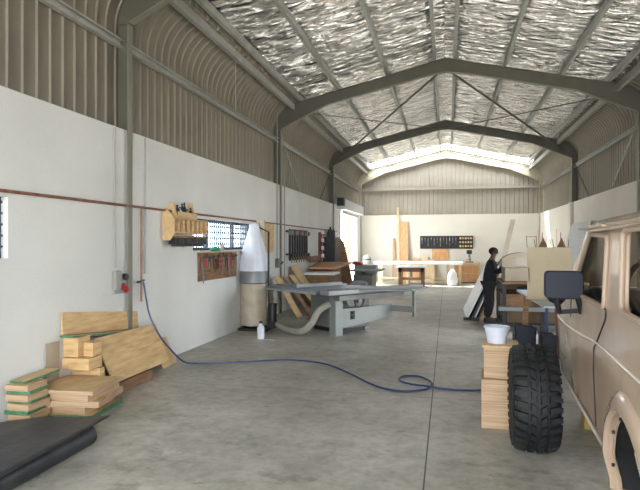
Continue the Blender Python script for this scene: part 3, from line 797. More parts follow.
for j in range(n+1):
    for i in range(nx+1):
        u = i/nx; v = j/n; x = -4.0+u*1.10; y = 2.5+v*1.55
        vs.append((x, y, .185-(.5-u)*.18*(u < .5)-.03*(u > .85)*(u-.85)*6))
mb.add(vs, [(j*(nx+1)+i, j*(nx+1)+i+1, (j+1)*(nx+1)+i+1, (j+1)*(nx+1)+i) for j in range(n) for i in range(nx)])
o = obj('lower_layer', mb, 'mat_rubber', mr); q = o.modifiers.new('s', 'SOLIDIFY'); q.thickness = .008

# ------------------------------------------------------------ wall services, left wall
def wp(name, pts, r, m, label, cat='pipe'): return tag(obj(name, MB().tube(pts, r, 8), m), label, cat)
wp('air_pipe', [(-4.01, 2.5, 2.2), (-4.01, 12.0, 2.2), (-4.01, 20.2, 2.2)], .016, 'copper', 'long rusty air pipe running along the left wall')
wp('air_pipe', [(-4.015, 6.68, 2.19), (-4.015, 6.68, .93)], .014, 'copper', 'thin rusty drop pipe beside the first column')
wp('conduit', [(-4.03, 6.10, 3.16), (-4.03, 6.10, 1.40)], .010, 'pvc', 'thin grey conduit dropping to the wall socket before the first column', 'conduit')
wp('conduit', [(-4.03, 6.80, 3.16), (-4.03, 6.80, 1.30)], .010, 'pvc', 'thin grey conduit just beyond the first column', 'conduit')
wp('conduit', [(-4.03, 12.82, 5.0), (-4.03, 12.82, 1.33)], .014, 'pvc', 'grey conduit dropping beside the second column to a switch box', 'conduit')
wp('conduit', [(-4.03, 13.45, 4.2), (-4.03, 13.45, .9)], .014, 'pvc', 'grey conduit on the far side of the second column', 'conduit')
wp('hanging_wire', [(-3.70, 9.29, 5.04), (-3.70, 9.29, 4.0)], .006, 'galv', 'thin hanging wire below the left eave purlin', 'wire')
t = thing('wall_socket', 'grey wall socket box with a red plug beside the first column', 'socket', (-4.05, 6.17, 1.05))
obj('socket_box', MB().bx(-4.05, 6.07, 1.14, -3.99, 6.19, 1.37), 'pvc', t, bev=.006)
obj('switch', MB().cyl((-4.0, 6.26, 1.29), (-3.96, 6.26, 1.29), .04), 'black', t)
obj('back_plate', MB().bx(-4.05, 6.08, 1.08, -4.02, 6.34, 1.33), 'pvc', t, bev=.004)
obj('plug', MB().cyl((-4.02, 6.25, 1.18), (-3.94, 6.22, 1.12), .034), 'red', t)
t = thing('air_tap', 'small brass air tap on the wall where the blue hose starts', 'tap', (-4.05, 6.6, 1.2))
obj('valve', MB().cyl((-4.05, 6.64, 1.2), (-3.94, 6.6, 1.2), .016), 'alu', t)
obj('tap_handle', MB().bar((-3.97, 6.5, 1.2), (-3.97, 6.68, 1.22), .014, .02), 'dark_metal', t)
hose = [(-3.93, 6.60, 1.19), (-3.88, 6.57, 1.0), (-3.79, 6.53, .74), (-3.67, 6.58, .48), (-3.60, 6.78, .25), (-3.56, 7.02, .07), (-3.48, 7.22, .012), (-3.25, 7.28, .012), (-2.78, 7.50, .012), (-2.25, 7.74, .012), (-1.69, 7.60, .012), (-1.24, 7.10, .012), (-.84, 6.56, .012), (-.53, 6.38, .012), (-.25, 6.52, .012), (-.18, 6.84, .012), (-.34, 7.14, .012), (-.54, 7.12, .012), (-.58, 6.9, .012), (-.43, 6.72, .016), (-.22, 6.60, .03), (-.08, 6.58, .016), (.15, 6.58, .012), (.42, 6.64, .012), (.9, 6.9, .012)]
tag(obj('air_hose', MB().tube(sm(hose, 8), .0115, 8), 'blue_hose'), 'blue air hose looping across the concrete floor from the wall tap', 'hose')
t = thing('switch_box', 'small grey switch box on the wall beside the second column', 'switch', (-4.05, 12.85, 1.1))
obj('box', MB().bx(-4.05, 12.7, 1.14, -3.97, 12.95, 1.36), 'machine_dark', t, bev=.006)
obj('lever', MB().bar((-3.97, 12.9, 1.22), (-3.93, 12.97, 1.27), .03, .03), 'black', t)

# ------------------------------------------------------------ pigeonhole rack on the wall
t = thing('pigeonhole_rack', 'plywood pigeonhole rack fixed high on the wall beside the barred window', 'rack', (-4.05, 7.7, 1.7))
Ya, Yb = 7.33, 8.45
mb = MB(); mb.bx(-4.05, Ya, 1.87, -4.03, Yb, 2.10); mb.bx(-4.05, Ya, 2.075, -3.85, Yb, 2.09); mb.bx(-4.05, Ya, 1.865, -3.85, Yb, 1.88)
obj('carcass', mb, 'ply', t, smooth=False)
obj('shade_back', MB().bx(-4.03, Ya+.02, 1.88, -4.02, Yb-.02, 2.075), 'ply_dark', t, smooth=False)  # dark back puts the shade of the pigeonholes into colour
for i in range(8):
    y = Ya+.01+(Yb-Ya-.025)*i/7; obj('divider', MB().bx(-4.03, y, 1.88, -3.87, y+.014, 2.075), 'ply', t, smooth=False)
mb = MB(); mb.bx(-4.03, Ya+.15, 2.09, -4.01, Yb-.35, 2.20); mb.bx(-4.03, Ya+.15, 2.09, -3.88, Yb-.35, 2.105); mb.bx(-3.895, Ya+.15, 2.09, -3.88, Yb-.35, 2.19)
obj('upper_tray', mb, 'ply', t, smooth=False)
mb = MB(); mb.slab([(-4.05, Ya, 1.76), (-4.05, Ya, 2.22), (-3.99, Ya, 2.23), (-3.855, Ya, 2.08), (-3.855, Ya, 1.86), (-3.93, Ya, 1.76)], (0, -.018, 0)); mb.slab([(-4.05, Ya+.16, 2.1), (-4.05, Ya+.16, 2.32), (-3.97, Ya+.16, 2.32), (-3.90, Ya+.16, 2.1)], (0, .02, 0))
obj('side_bracket', mb, 'ply', t, smooth=False)
mb = MB(); mb.slab([(-4.05, 8.12, 2.1), (-4.05, 8.12, 2.36), (-3.98, 8.12, 2.36), (-3.93, 8.12, 2.1)], (0, .02, 0)); obj('side_bracket', mb, 'ply', t, smooth=False)
obj('rail', MB().bx(-4.0, Ya+.05, 1.80, -3.88, Yb-.06, 1.83), 'ply_dark', t, smooth=False)
for i in range(11):
    y = Ya+.09+i*.096
    q = thing('router_cutter_case', 'dark tool holder hanging under the pigeonhole rack, %s from its near end' % ['first', 'second', 'third', 'fourth', 'fifth', 'sixth', 'seventh', 'eighth', 'ninth', 'tenth', 'last'][i], 'tool', (-3.93, y, 1.7), 0, 'dark holders under the pigeonhole rack')
    q.name = 'tool_holder'
    obj('body', MB().bx(-3.99, y-.045, 1.70, -3.87, y+.045, 1.80), 'black', q, bev=.008); obj('collar', MB().cyl((-3.93, y, 1.67), (-3.93, y, 1.70), .03), 'dark_metal', q)
for i, (y, h, r, m, lb) in enumerate(((7.57, .17, .04, 'black', 'dark can standing at the near end of the rack top'), (7.65, .14, .035, 'bag_white', 'pale bottle second on the rack top'), (7.73, .20, .035, 'dark_metal', 'tall dark tool upright on the rack top'), (7.80, .22, .03, 'black', 'tallest dark bottle in the middle of the rack top'), (7.90, .12, .04, 'yellow', 'low olive tin on the rack top'), (8.01, .15, .03, 'dark_metal', 'dark bottle at the far end of the rack top'))):
    q = thing('bottle', lb, 'bottle', (-3.95, y, 2.106)); obj('body', MB().lathe([(r*.9, 2.106), (r, 2.12), (r, 2.106+h*.7), (r*.4, 2.106+h*.85), (r*.4, 2.106+h)], (-3.95, y, 0), n=14), m, q)
    obj('cap', MB().cyl((-3.95, y, 2.106+h), (-3.95, y, 2.126+h), r*.5), 'black', q)

# ------------------------------------------------------------ tool board under the window
tb = thing('tool_board', 'plywood tool board fixed under the barred window', 'tool board', (-4.05, 9.8, 1.06))
obj('panel', MB().bx(-4.045, 8.46, 1.08, -4.025, 10.15, 1.56), 'ply_dark', tb, smooth=False)
obj('ledge', MB().bx(-4.02, 8.46, 1.56, -3.93, 10.15, 1.58), 'ply', tb, smooth=False)
def handsaw(y, z):
    o = thing('handsaw', '', 'saw', (-4.0, y, z)); b = MB(); b.slab([(-4.01, y-.06, z), (-4.01, y+.02, z), (-4.01, y+.06, z-.36), (-4.01, y+.02, z-.36)], (.003, 0, 0)); obj('blade', b, 'alu', o, smooth=False)
    b = MB(); b.bx(-4.02, y-.07, z-.02, -3.99, y+.04, z+.07); obj('grip', b, 'ply_dark', o, bev=.01); return o
def plier(y, z):
    o = thing('pliers', '', 'pliers', (-4.0, y, z)); b = MB(); b.tube([(-4.0, y-.01, z), (-4.0, y-.04, z-.07), (-4.0, y-.03, z-.16)], .012, 6); b2 = MB(); b2.tube([(-4.0, y+.01, z), (-4.0, y+.04, z-.07), (-4.0, y+.03, z-.16)], .012, 6)
    obj('handle', b, 'red', o); obj('handle', b2, 'red', o); obj('jaws', MB().cyl((-4.0, y, z-.01), (-4.0, y, z+.08), .022, .008, n=8), 'dark_metal', o); return o
def driver(y, z):
    o = thing('screwdriver', '', 'screwdriver', (-4.0, y, z)); obj('handle', MB().cyl((-4.0, y, z), (-4.0, y, z+.11), .016, .013, n=8), 'black', o); obj('shaft', MB().cyl((-4.0, y, z-.13), (-4.0, y, z), .005, n=6), 'alu', o); return o
def spanner(y, z):
    o = thing('spanner', '', 'spanner', (-4.0, y, z)); obj('shank', MB().bar((-4.0, y, z-.2), (-4.0, y, z), .008, .02, up=(0, 1, 0)), 'dark_metal', o); obj('ring', MB().lathe([(.014, -.005), (.028, -.005), (.028, .005), (.014, .005)], (-4.0, y, z+.02), axis='x', n=12, closed=True), 'dark_metal', o); return o
def hammer(y, z):
    o = thing('hammer', '', 'hammer', (-4.0, y, z)); obj('handle', MB().cyl((-4.0, y, z-.25), (-4.0, y, z), .012, n=8), 'ply_dark', o); obj('head', MB().cyl((-4.0, y-.06, z), (-4.0, y+.06, z), .02, .014, n=10), 'dark_metal', o); return o
ordn = ['first', 'second', 'third', 'fourth', 'fifth', 'sixth', 'seventh', 'eighth', 'ninth', 'tenth', 'eleventh', 'twelfth', 'thirteenth', 'fourteenth', 'fifteenth', 'sixteenth', 'seventeenth', 'last']
seq = [handsaw, plier, driver, driver, hammer, spanner, spanner, spanner, plier, hammer, driver, spanner, spanner, handsaw, plier, driver, hammer, spanner]
nm_ = {handsaw: 'handsaw', plier: 'pair of pliers', driver: 'screwdriver', hammer: 'hammer', spanner: 'dark spanner'}
for i, f_ in enumerate(seq):
    y = 8.58+i*.088; o = f_(y, 1.47 if i % 3 else 1.40)
    o['label'] = '%s hanging %s along the tool board under the window' % (nm_[f_], ordn[i]); o['group'] = 'tools on the board under the window'
tag(obj('earmuffs', MB().lathe([(.0, 0), (.07, 0), (.10, .03), (.06, .07), (0, .08)], (-3.975, 9.0, 1.581), n=16), 'green'), 'green rounded cap hooked at the top of the tool board', 'cap').name = 'green_cap'
tag(obj('jar', MB().lathe([(.03, 0), (.035, .01), (.035, .1), (.02, .12), (.02, .14)], (-3.985, 9.35, 1.582), n=12), 'bag_beige'), 'small jar on the ledge below the barred window', 'jar')
tag(obj('wall_board', MB().bx(-4.05, 11.95, 1.52, -4.02, 12.55, 2.19), 'ply', smooth=False), 'plain plywood board fixed on the wall beside the dust collector', 'board')

# ------------------------------------------------------------ dust collector
dc = thing('dust_collector', 'dust collector with white filter bag above a dusty plastic bag on a stand', 'dust collector', (-3.80, 10.5, 0))
cx, cy = -3.79, 10.5
mb = MB(); prof = [(.27, 1.17), (.268, 1.24), (.24, 1.42), (.195, 1.64), (.14, 1.86), (.10, 2.04), (.085, 2.12)]
n = 28; vs = []
for j, (r, z) in enumerate(prof):
    for i in range(n):
        t_ = 2*math.pi*i/n; rr = r*(1+.12*math.cos(t_*4+z*3)*(1-abs(j-3)/4)+.04*math.sin(t_*9))
        vs.append((cx+rr*math.cos(t_), cy+rr*math.sin(t_), z))
mb.add(vs, [(i*n+k_, i*n+(k_+1) % n, (i+1)*n+(k_+1) % n, (i+1)*n+k_) for i in range(len(prof)-1) for k_ in range(n)]+[tuple(range(n))])
obj('filter_bag', mb, 'bag_white', dc)
obj('hood_band', MB().lathe([(.27, .93), (.285, .94), (.285, 1.15), (.27, 1.17), (.2, 1.16), (.2, .94)], (cx, cy, 0), n=32, closed=True), 'alu', dc)
mb = MB(); prof = [(.20, .07), (.26, .09), (.275, .3), (.26, .5), (.275, .7), (.265, .92)]; vs = []
for j, (r, z) in enumerate(prof):
    for i in range(n):
        t_ = 2*math.pi*i/n; rr = r*(1+.035*math.sin(t_*7+z*5)+.02*math.sin(t_*13-z*9)); vs.append((cx+rr*math.cos(t_), cy+rr*math.sin(t_), z))
mb.add(vs, [(i*n+k_, i*n+(k_+1) % n, (i+1)*n+(k_+1) % n, (i+1)*n+k_) for i in range(len(prof)-1) for k_ in range(n)]+[tuple(range(n))])
obj('collection_bag', mb, 'bag_beige', dc)
obj('inlet_duct', MB().tube([(-3.72, 10.72, 1.15), (-3.72, 10.72, 2.2)], .085, 16), 'bag_beige', dc)
obj('stand_pole', MB().bar((-3.48, 10.5, .04), (-3.48, 10.5, 1.95), .03, .03), 'dark_metal', dc)
obj('stand_hook', MB().bar((-3.48, 10.5, 1.95), (-3.72, 10.62, 2.05), .02, .02), 'dark_metal', dc)
mb = MB(); mb.bx(-4.02, 10.2, .0, -3.42, 10.85, .05); obj('base_plate', mb, 'dark_metal', dc, bev=.008)
mb = MB(); mb.cyl((-3.38, 10.45, .15), (-3.38, 10.45, .50), .085); mb.cyl((-3.38, 10.45, .50), (-3.38, 10.45, .53), .095); mb.bx(-3.44, 10.36, .05, -3.30, 10.52, .18); obj('motor', mb, 'black', dc)
bt = thing('spray_bottle', 'white plastic bottle on the floor in front of the dust collector', 'bottle', (-3.27, 9.42, 0))
obj('body', MB().lathe([(.055, 0), (.065, .02), (.065, .2), (.03, .25), (.025, .28)], (-3.27, 9.42, 0), n=16), 'bag_white', bt)
obj('cap', MB().cyl((-3.27, 9.42, .28), (-3.27, 9.42, .32), .03), 'black', bt)
tag(obj('paper_scrap', MB().slab([(-3.18, 9.32, .002), (-2.98, 9.28, .002), (-2.99, 9.36, .002), (-3.17, 9.40, .002)], (0, 0, .003)), 'laminate'), 'white scrap of paper on the floor by the bottle', 'paper')

# ------------------------------------------------------------ sliding table saw, local +Y is the sliding direction
SA = R(-38)
saw = thing('sliding_table_saw', 'large grey sliding table saw with long aluminium carriage in the middle of the shop', 'table saw', (-2.0, 10.05, 0), SA)
def sb(nm, x0, y0, z0, x1, y1, z1, m, bev=.006, par=None):
    return obj(nm, MB(saw).bx(x0, y0, z0, x1, y1, z1), m, par or saw, bev=bev)
sb('main_table', -1.0, .10, .83, .14, 1.0, .88, 'cast')
sb('extension_table', -1.75, -.58, .84, .14, .08, .88, 'cast')
obj('fence_bar', MB(saw).bx(-1.85, -.66, .81, .14, -.60, .85), 'machine', saw, bev=.004)
ca = sb('sliding_carriage', .17, -.55, .80, .42, 1.95, .89, 'alu', .01)
obj('carriage_groove', MB(saw).bx(.24, -.552, .885, .28, 1.95, .894), 'dark_metal', ca)
sb('carriage_rail', .12, -.2, .68, .30, 1.7, .78, 'machine_dark')
sb('cabinet', -1.02, .18, .08, -.12, .95, .83, 'machine_dark', .015)
sb('plinth', -.96, .22, 0, -.18, .9, .08, 'black')
mb = MB(saw); mb.prism([(-.05, .12), (.5, .15), (1.45, .25), (1.45, .50), (-.05, .50)], (-.10, 0, 0), (0, 1, 0), (0, 0, 1), (.14, 0, 0)); obj('beam_housing', mb, 'machine', saw, bev=.012)
sb('end_foot', -.12, -.08, 0, .06, .10, .72, 'machine')
sb('control_plate', .042, .30, .28, .048, .42, .44, 'black', .002)
for z in (.32, .40): obj('knob', MB(saw).cyl((.048, .36, z), (.07, .36, z), .025), 'black', saw)
obj('motor_housing', MB(saw).cyl((-.12, .35, .64), (.02, .35, .64), .11, n=24), 'machine', saw)
obj('handwheel', MB(saw).lathe([(.10, -.012), (.125, -.012), (.125, .012), (.10, .012)], (.08, .50, .62), axis='x', n=28, closed=True), 'black', saw)
obj('handwheel_hub', MB(saw).cyl((-.1, .50, .62), (.10, .50, .62), .04), 'alu', saw)
obj('crosscut_frame', MB().slab([(-1.86, 9.86, .845), (-.586, 10.15, .845), (-.35, 11.0, .845), (-1.55, 10.75, .845)], (0, 0, .035)), 'alu', saw, bev=.006)
obj('crosscut_fence', MB().bar((-1.8, 9.93, .915), (-.45, 10.26, .915), .04, .05), 'machine', saw, bev=.006)
obj('outrigger_arm', MB(saw).bar((-.05, 1.42, .42), (.50, 1.56, .42), .06, .12), 'machine', saw, bev=.004)
obj('outrigger_post', MB(saw).bar((.50, 1.58, .27), (.50, 1.58, .84), .05, .05), 'machine_dark', saw)
obj('rip_fence', MB(saw).bx(-.62, -.5, .88, -.57, .65, .95), 'alu', saw, bev=.004)
obj('blade_guard', MB(saw).prism([(.2, .93), (.75, .93), (.72, .98), (.6, 1.02), (.4, 1.02)], (.02, 0, 0), (0, 1, 0), (0, 0, 1), (.04, 0, 0)), 'black', saw, bev=.01)
obj('riving_knife', MB(saw).prism([(.70, .88), (.74, .88), (.76, .96), (.72, .96)], (.035, 0, 0), (0, 1, 0), (0, 0, 1), (.004, 0, 0)), 'alu', saw)
tag(obj('extraction_duct', MB().tube(sm([(-2.12, 9.95, .60), (-2.30, 9.85, .48), (-2.42, 9.80, .26), (-2.62, 9.85, .09), (-2.95, 10.1, .075), (-3.27, 10.42, .12)], 8), .062, 14), 'duct_grey'), 'grey flexible extraction duct curving from the saw to the dust collector', 'duct')
tag(obj('floor_board', MB().slab([(-2.95, 11.6, 0), (-2.1, 11.5, 0), (-2.2, 12.6, 0), (-2.95, 12.7, 0)], (0, 0, .09)), 'ply_dark', smooth=False), 'low wooden pallet on the floor behind the saw', 'pallet').name = 'pallet'

# ------------------------------------------------------------ leaning boards between saw and wall
lb_ = [((-3.35, 12.2), (-3.9, 12.1), .95, .40, 'ply', 'narrow plywood board leaning behind the saw table, nearest the camera'),
       ((-3.20, 12.75), (-3.85, 12.7), .90, .30, 'ply_dark', 'brown board leaning second behind the saw table'),
       ((-3.05, 13.3), (-3.85, 13.2), .92, .32, 'ply', 'third board leaning behind the saw table'),
       ((-3.25, 13.9), (-3.95, 13.7), 1.13, .65, 'ply', 'wide pale plywood sheet leaning on the wall below the clamp rack')]
for (x0, y0), (x1, y1), h, w, m, lab in lb_:
    board([(x0, y0, 0), (x0, y0+w, 0), (x1, y1+w, h), (x1, y1, h)], (.02, 0, .012), m, lab)
wt = thing('side_table', 'low white-topped cabinet among the leaning boards by the wall', 'cabinet', (-3.5, 14.6, 0))
obj('body', MB().bx(-3.85, 14.75, 0, -3.1, 15.5, .86), 'ply_dark', wt, bev=.006); obj('top', MB().bx(-3.9, 14.7, .86, -3.0, 15.55, .92), 'laminate', wt, bev=.004)
wt.name = 'cabinet'
# clamp rack
cr = thing('clamp_rack', 'dark rack on the left wall hung with sash clamps', 'rack', (-4.0, 14.5, 1.3))
for z in (2.02, 1.42): obj('rail', MB().bx(-4.05, 13.6, z, -4.0, 15.6, z+.05), 'dark_metal', cr)
def clamp(y, i):
    o = thing('sash_clamp', 'sash clamp hanging %s along the dark clamp rack' % ordn[i], 'clamp', (-3.96, y, 1.3), 0, 'clamps on the wall rack')
    obj('bar', MB().bar((-3.97, y, 1.28), (-3.97, y, 2.1), .012, .06), 'dark_metal', o)
    obj('jaw', MB().bx(-3.99, y-.05, 1.95, -3.88, y+.05, 2.06), 'red_brown' if i % 2 else 'alu', o, bev=.006)
    obj('jaw', MB().bx(-3.99, y-.05, 1.36, -3.88, y+.05, 1.45), 'dark_metal', o, bev=.006)
    obj('screw_handle', MB().cyl((-3.92, y, 1.22), (-3.92, y, 1.36), .016, n=8), 'ply_dark', o)
for i in range(8): clamp(13.72+i*.25, i)
# dark rack, brown boards, red-brown table near the door
dk = thing('tool_cabinet', 'tall dark narrow cabinet with pots on top at the left wall', 'cabinet', (-3.85, 18.4, 0))
obj('body', MB().bx(-4.03, 17.9, .0, -3.65, 18.9, 1.95), 'dark_metal', dk, bev=.01)
obj('door', MB().bx(-3.65, 17.95, .1, -3.63, 18.85, 1.9), 'black', dk, bev=.004)
for y, h in ((18.0, .25), (18.25, .35), (18.5, .22), (18.75, .30)):
    tag(obj('bottle', MB().lathe([(.05, 0), (.06, .02), (.06, h*.7), (.03, h*.8), (.03, h)], (-3.85, y, 1.952), n=12), 'dark_metal'), {18.0: 'nearest small pot on the dark cabinet', 18.25: 'tallest pot on the dark cabinet', 18.5: 'shortest pot on the dark cabinet', 18.75: 'pot at the far end of the dark cabinet top'}[y], 'pot')
rk = thing('narrow_shelf', 'narrow red and white shelf strip on the wall beside the dark cabinet', 'shelf', (-4.0, 17.2, 1.2))
obj('frame', MB().bx(-4.05, 17.3, 1.1, -4.0, 17.6, 2.1), 'red_brown', rk)
for z in (1.25, 1.5, 1.75, 2.0): obj('shelf', MB().bx(-4.0, 17.3, z, -3.88, 17.6, z+.03), 'red', rk); obj('tin', MB().cyl((-3.94, 17.45, z+.03), (-3.94, 17.45, z+.15), .05), 'laminate', rk)
rt = thing('workbench', 'dark red-brown bench with slanted board top at the left wall', 'bench', (-3.5, 16.6, 0))
obj('top', MB().slab([(-3.95, 15.6, .98), (-3.15, 15.6, .98), (-2.9, 17.2, 1.10), (-3.95, 17.2, 1.10)], (0, 0, .05)), 'orange_wood', rt, bev=.004)
obj('body', MB().bx(-3.9, 15.9, .05, -3.3, 17.3, .97), 'red_brown', rt, bev=.01)
obj('backboard', MB().bx(-3.98, 15.8, 1.16, -3.94, 17.2, 1.35), 'red_brown', rt)
for x in (-3.88, -3.34):
    for y in (15.95, 17.2): obj('leg', MB().bx(x, y, 0, x+.06, y+.06, .05), 'red_brown', rt)
for i, (y, w, h, xt, m, lab) in enumerate(((18.95, .55, 2.05, -3.95, 'yellow', 'tall olive brown board standing by the side door, tallest of the fan'), (19.5, .45, 1.65, -3.9, 'mdf_grey', 'tapered grey-brown board second from the side door'), (19.95, .55, 1.2, -3.85, 'ply_dark', 'short brown board leaning nearest the side door'))):
    board([(-3.66, y, 0), (-3.6, y+w*1.2, 0), (xt, y+w*.8, h), (xt, y+w*.1, h)], (.03, 0, .01), m, lab)
board([(-3.62, 18.95, .0), (-3.2, 19.3, .0), (-3.55, 19.2, 1.7), (-3.7, 18.97, 1.95)], (.01, .03, 0), 'ply_dark', 'narrow brown offcut propped between the cabinet and the tall boards')

# planer machine near the door
pl = thing('planer', 'grey thickness planer with red feed lever near the side door', 'machine', (-2.9, 19.6, 0))
for y in (19.3, 20.3): obj('table', MB().bx(-3.40, y, .74, -2.3, y+.7, .80), 'machine', pl, bev=.01)
obj('base', MB().bx(-3.3, 19.6, 0, -2.6, 20.7, .62), 'machine_dark', pl, bev=.02)
obj('cutter_head', MB().bx(-3.30, 19.85, .62, -2.5, 20.3, .95), 'machine', pl, bev=.03)
obj('cover', MB().prism([(-3.40, .95), (-3.0, .95), (-3.05, 1.04), (-3.35, 1.10)], (0, 19.9, 0), (1, 0, 0), (0, 0, 1), (0, .35, 0)), 'red', pl, bev=.02)
for y in (19.45, 20.95): obj('column', MB().bx(-3.0, y, .6, -2.85, y+.06, .76), 'dark_metal', pl)
vac = thing('workshop_vacuum', 'blue workshop machine with grey round top in the far left corner', 'machine', (-3.55, 24.9, 0))
obj('stand', MB().bx(-3.78, 24.7, 0, -3.34, 25.1, .75), 'blue', vac, bev=.02); obj('shelf', MB().bx(-3.86, 24.6, .75, -3.2, 25.2, .80), 'alu', vac)
obj('drum', MB().lathe([(.16, .82), (.19, .86), (.19, 1.08), (.12, 1.2), (.05, 1.24)], (-3.56, 24.9, 0), n=20), 'duct_grey', vac)
obj('ring', MB().lathe([(.195, 1.0), (.205, 1.0), (.205, 1.05), (.195, 1.05)], (-3.56, 24.9, 0), n=20, closed=True), 'dark_metal', vac)

# ------------------------------------------------------------ far end
t1 = thing('trestle_table', 'brown-legged table with white top on the sunlit floor', 'table', (-1.5, 22.4, 0))
obj('top', MB().bx(-2.0, 21.9, .78, -.8, 22.9, .84), 'laminate', t1, bev=.006)
obj('apron', MB().bx(-1.9, 22.0, .62, -.9, 22.1, .78), 'ply_dark', t1)
for x in (-1.88, -1.0):
    for y in (22.0, 22.75): obj('leg', MB().bx(x, y, 0, x+.12, y+.12, .78), 'ply_dark', t1, bev=.004)
obj('stretcher', MB().bx(-1.8, 22.78, .25, -1.0, 22.84, .35), 'ply_dark', t1)
bx_ = thing('long_workbench', 'long pale worktop with white edge running along the back of the shop', 'workbench', (-1.1, 24.0, 0))
obj('worktop', MB().bx(-3.05, 23.6, .86, .65, 24.8, .96), 'laminate', bx_, bev=.006)
for x in (-2.9, -1.7, -.6, .5):
    for y in (23.7, 24.6): obj('leg', MB().bx(x, y, 0, x+.09, y+.09, .86), 'pale_wood', bx_, bev=.004)
obj('shelf', MB().bx(-2.85, 23.75, .22, .5, 24.6, .25), 'pale_wood', bx_)
b2 = thing('drill_bench', 'pale wooden bench with a bench drill against the back wall', 'bench', (.75, 25.3, 0))
obj('top', MB().bx(-.05, 24.95, .85, 1.45, 25.95, .90), 'pale_wood', b2, bev=.006)
for z in (.1, .45): obj('drawer_panel', MB().bx(.35, 25.0, z, 1.35, 25.03, z+.32), 'orange_wood', b2, bev=.006)
obj('carcass', MB().bx(.3, 25.03, .05, 1.4, 25.9, .85), 'pale_wood', b2)
for x in (0, 1.32): obj('leg', MB().bx(x, 25.0, 0, x+.08, 25.08, .85), 'pale_wood', b2)
dp = thing('bench_drill', 'small dark bench drill standing on the wooden bench at the back', 'drill', (.95, 25.4, .9))
obj('base', MB().bx(.8, 25.25, .9, 1.15, 25.55, .94), 'dark_metal', dp, bev=.006); obj('column', MB().cyl((1.0, 25.5, .94), (1.0, 25.5, 1.45), .03), 'alu', dp)
obj('head', MB().bx(.85, 25.2, 1.28, 1.08, 25.55, 1.45), 'dark_metal', dp, bev=.02); obj('chuck', MB().cyl((.95, 25.28, 1.12), (.95, 25.28, 1.28), .025), 'alu', dp); obj('table', MB().cyl((.97, 25.32, 1.03), (.97, 25.32, 1.05), .11), 'dark_metal', dp)
tag(obj('sack', MB().lathe([(.02, 0), (.20, .02), (.22, .2), (.17, .5), (.06, .66), (.02, .68)], (.22, 23.35, 0), n=16), 'laminate'), 'white sack slumped on the floor below the back bench', 'sack')
wb = thing('pegboard', 'dark tool panel mounted on the back wall', 'tool panel', (0, 26.2, 1.5))
obj('panel', MB().bx(-1.23, 26.20, 1.50, .52, 26.24, 2.10), 'dark_metal', wb, smooth=False)
obj('shelf_panel', MB().bx(.52, 26.20, 1.50, 1.17, 26.24, 2.10), 'dark_metal', wb, smooth=False)
for z in (1.56, 1.74, 1.92): obj('shelf', MB().bx(.54, 26.08, z, 1.15, 26.2, z+.02), 'black', wb)
for i in range(12):
    y = -1.14+i*.14; h = [.3, .22, .4, .18, .35, .25, .42, .2, .3, .38, .24, .33][i]
    tg = thing('hand_tool', 'hand tool %s along the dark panel on the back wall' % ordn[i], 'tool', (y, 26.17, 1.7), 0, 'tools on the back wall panel')
    obj('handle', MB().cyl((y, 26.18, 2.02-h*.4), (y, 26.18, 2.02), .018, n=8), 'alu' if i % 3 else 'orange_wood', tg); obj('blade', MB().bar((y, 26.18, 2.02-h), (y, 26.18, 2.02-h*.4), .03, .012), 'alu' if i % 2 else 'galv', tg)
for r_ in range(3):
    for c_i in range(5):
        x = .60+c_i*.12; z = 1.582+r_*.18
        o = tag(obj('small_tin', MB().cyl((x, 26.14, z), (x, 26.14, z+.09), .042, n=12), 'yellow' if (r_+c_i) % 2 else 'pale_wood'), '%s small tin on the %s shelf of the back wall panel' % (ordn[c_i], ['bottom', 'middle', 'top'][r_]), 'tin', 'tins on the back wall panel')
tag(obj('notice_board', MB().bx(-.68, 26.21, .95, .05, 26.25, 1.49), 'orange_wood', smooth=False), 'plain orange-brown board under the dark tool panel', 'board')
board([(-2.30, 25.9, 0), (-2.20, 25.9, 0), (-2.22, 26.2, 3.45), (-2.30, 26.2, 3.45)], (0, -.05, 0), 'pale_wood', 'tallest pale timber plank leaning upright on the back wall')
board([(-2.17, 25.95, 0), (-1.78, 25.95, 0), (-1.78, 26.2, 2.75), (-2.17, 26.2, 2.75)], (0, -.03, 0), 'orange_wood', 'wide orange timber board leaning on the back wall')
board([(-2.50, 25.95, 0), (-2.42, 25.95, 0), (-2.42, 26.22, 2.0), (-2.50, 26.22, 2.0)], (0, -.03, 0), 'orange_wood', 'narrow shorter timber batten leaning on the back wall')
for i, (x, h, m) in enumerate(((-1.55, 1.05, 'orange_wood'), (-1.15, 1.15, 'pale_wood'), (-.85, 1.0, 'pale_wood'))):
    board([(x, 25.9, 0), (x+.28, 25.9, 0), (x+.28, 26.2, h), (x, 26.2, h)], (0, -.03, 0), m, ['orange offcut panel leaning behind the white-topped table', 'pale offcut panel leaning between table and tool panel', 'pale offcut panel leaning under the tool panel edge'][i])

# ------------------------------------------------------------ right side: leaning sheets, pole, bench, boxes
for i, (dx, m, lab) in enumerate(((0, 'laminate', 'white laminated sheet, outermost of the leaning sheets behind the man'), (.10, 'dark_metal', 'thin dark sheet second among the leaning sheets'), (.16, 'laminate', 'second white sheet among the leaning sheets'), (.26, 'ply_dark', 'brown sheet innermost of the leaning sheets'))):
    board([(.42+dx, 12.9, 0), (.42+dx, 15.1, 0), (1.02+dx*.7, 15.1, 1.27), (1.02+dx*.7, 12.9, 1.27)], (.03, 0, -.015), m, lab)
board([(.96, 13.6, .05), (1.06, 13.6, .05), (1.60, 13.9, 2.30), (1.50, 13.9, 2.30)], (0, .04, 0), 'mdf_grey', 'long pale plank leaning diagonally behind the man')
tag(obj('floor_clamp', MB().bx(.36, 12.80, 0, .50, 12.95, .05).bx(.52, 12.72, 0, .70, 12.84, .06), 'black', bev=.01), 'dark lumps lying on the floor beside the leaning sheets', 'offcuts')
